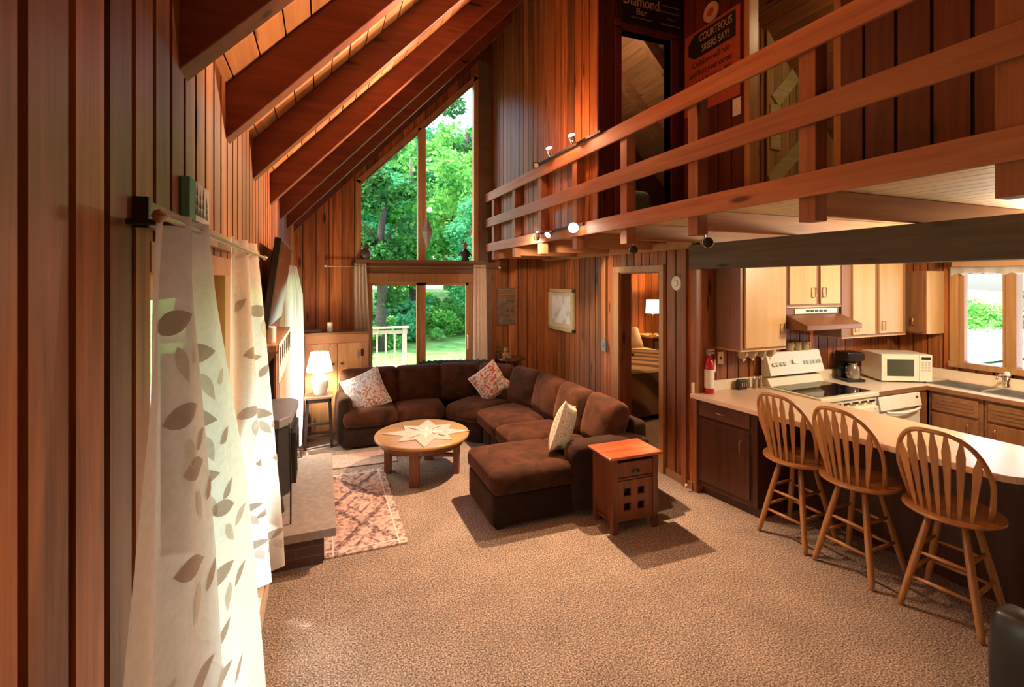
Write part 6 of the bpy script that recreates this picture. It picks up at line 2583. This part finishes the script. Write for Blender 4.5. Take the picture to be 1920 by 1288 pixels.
def foliage_mesh(name, R, H, n, leaf, mat, seed, clumps=26, base=0.0):
    rr = random.Random(seed)
    V, Fc, B = [], [], []
    cs = []
    for _ in range(clumps):
        while True:
            p = Vector((rr.uniform(-1, 1), rr.uniform(-1, 1), rr.uniform(-1, 1)))
            if p.length < 1:
                break
        cs.append((Vector((p.x * R * 0.85, p.y * R * 0.85, base + H / 2 + p.z * H * 0.46)), rr.uniform(0.22, 0.42) * R))
    for k in range(n):
        c, r_ = cs[rr.randrange(clumps)]
        d = Vector((rr.gauss(0, 1), rr.gauss(0, 1), rr.gauss(0, 1))).normalized() * (rr.random() ** 0.45) * r_
        p = c + Vector((d.x, d.y, d.z * 0.7))
        a = Vector((rr.gauss(0, 1), rr.gauss(0, 1), rr.gauss(0, 0.6))).normalized()
        b_ = a.cross(Vector((rr.gauss(0, 1), rr.gauss(0, 1), rr.gauss(0, 1)))).normalized()
        s = leaf * rr.uniform(0.6, 1.3)
        i = len(V)
        V += [tuple(p - a * s), tuple(p + b_ * s * 0.6), tuple(p + a * s), tuple(p - b_ * s * 0.6)]
        Fc.append((i, i + 1, i + 2, i + 3))
        B.append(rr.random())
    me = bpy.data.meshes.new(name)
    me.from_pydata(V, [], Fc)
    me.materials.append(mat)
    at = me.attributes.new('bv', 'FLOAT', 'FACE')
    at.data.foreach_set('value', B)
    me.update()
    return me


fm = [foliage_mesh('crown_a', 3.0, 8.0, 9000, 0.13, M['leafA'], 1, base=1.4, clumps=34), foliage_mesh('crown_b', 2.7, 8.5, 9000, 0.12, M['leafB'], 2, base=1.2, clumps=34),
      foliage_mesh('crown_c', 2.6, 9.0, 7000, 0.14, M['leafC'], 3, base=2.2, clumps=26)]
bm_ = [foliage_mesh('bush_a', 1.0, 1.5, 2600, 0.085, M['leafB'], 4, 14), foliage_mesh('bush_b', 1.1, 1.3, 2600, 0.08, M['leafA'], 5, 14)]


def trunk(h, r_, seed):
    rr = random.Random(seed)
    g = MB()
    pts = [(rr.uniform(-.1, .1) * k, rr.uniform(-.1, .1) * k, -0.3 + (h + 0.3) * k / 5) for k in range(6)]
    g.tube(pts, [r_ * (1.15 - 0.13 * k) for k in range(6)], 10)
    for k in range(5):
        p = Vector(pts[2 + k % 3])
        a = rr.uniform(0, 6.28)
        g.tube([p, p + Vector((0.7 * math.cos(a), 0.7 * math.sin(a), 0.8)), p + Vector((1.6 * math.cos(a), 1.6 * math.sin(a), 1.3))], [r_ * .35, r_ * .22, r_ * .08], 6)
    return g


tm = []
for i, (h, r_) in enumerate(((7.5, 0.20), (8, 0.17), (9, 0.28))):
    o = trunk(h, r_, i).obj('trunk_source', M['bark'], smooth='all')
    tm.append(o.data)
    bpy.data.objects.remove(o)


def tree(x, y, kind, sc, label, rz=0):
    t = thing('broadleaf_tree', label, 'tree', (x, y, gz(x, y) if y > 7.4 else -0.35), rz=rz, group='trees outside')
    t.scale = (sc, sc, sc)
    a = bpy.data.objects.new('foliage', fm[kind]); COL.objects.link(a); a.parent = t
    b_ = bpy.data.objects.new('trunk', tm[kind]); COL.objects.link(b_); b_.parent = t


TR = [(9.0, 36.0, 0, 1.5, 'tall pale tree far behind the lawn at right'), (3.0, 37.0, 1, 1.5, 'tall tree far behind the lawn centre'), (-4.0, 34.0, 1, 1.5, 'tall tree far behind the deck railing'), (7.8, 21.5, 0, 0.98, 'blue green tree at right edge of the gable window'), (13.5, 31.0, 0, 1.3, 'yellow green tree far right of the lawn'),
      (0.9, 19.5, 1, 0.95, 'leafy tree outside left half of the gable window'), (3.6, 20.5, 0, 0.95, 'yellow green tree outside the middle of the gable window'),
      (-2.4, 17.5, 2, 0.95, 'dark tree at far left beyond the deck railing'), (6.4, 24.0, 0, 1.08, 'pale tree outside right half of the gable window'),
      (3.0, 26.5, 1, 1.35, 'tall blue green tree behind the window trees'), (-0.5, 27.5, 0, 1.4, 'tall tree at left behind the window trees'),
      (8.5, 30.0, 2, 1.2, 'dark tree deep behind the right lawn'), (5.6, 31.5, 2, 1.1, 'dark tree deep behind the lawn centre'),
      (1.8, 15.8, 2, 0.62, 'slim dark tree right behind the deck railing'), (5.2, 17.2, 1, 0.55, 'slender tree beside the lawn at right'),
      (10.5, 27.0, 1, 1.1, 'blue green tree right of the lawn'), (-5.5, 24.0, 0, 1.2, 'leafy tree far left of the deck'), (-3.9, 1.5, 0, 0.95, 'added tree outside the left patio door, blocking the sun there'), (-8.5, -4.0, 1, 0.9, 'tree outside left, nearer the camera side'),  # patio door tree added to keep sun off the floor
      (-11.0, 11.0, 2, 1.0, 'dark tree outside the left lamp window')]
for k, (x, y, kd, sc, lb_) in enumerate(TR):
    tree(x, y, kd, sc, lb_, rz=k * 1.3)
BU = [(2.9, 17.0, 0), (4.2, 17.6, 1), (5.6, 18.3, 0), (1.6, 16.2, 1), (0.2, 15.4, 0), (6.9, 19.5, 1), (-1.3, 15.2, 1), (3.6, 18.8, 0), (5.0, 19.8, 1), (2.2, 18.6, 0), (0.9, 17.6, 1), (7.9, 21.5, 0), (3.4, 21.8, 0), (5.3, 22.2, 1), (6.6, 23.2, 0), (1.6, 21.2, 1), (4.6, 24.2, 1), (-0.4, 19.0, 0), (-2.6, 17.2, 0), (8.8, 24.0, 1)]
for k, (x, y, kd) in enumerate(BU):
    o = bpy.data.objects.new('garden_shrub', bm_[kd])
    COL.objects.link(o)
    o.location = (x, y, gz(x, y) - 0.1)
    o.rotation_euler = (0, 0, k * 0.9)
    s_ = 0.8 + 0.25 * ((k * 7) % 5) / 5
    o.scale = (s_ * 1.1, s_, s_)
    tag(o, 'leafy green shrub in the thicket between lawn and trees', 'shrub', 'shrubs beyond the lawn')
for k in range(6):
    o = bpy.data.objects.new('hedge_shrub', bm_[k % 2])
    COL.objects.link(o)
    x, y = 22.0 + 0.8 * (k % 3), 7.0 + k * 1.15
    o.location = (x, y, gz(x, y) + 0.35)
    o.rotation_euler = (0, 0, k)
    o.scale = (1.0, 1.2, 1.0)
    tag(o, 'hedge shrub in the row outside the kitchen window', 'shrub', 'hedge outside the kitchen window')
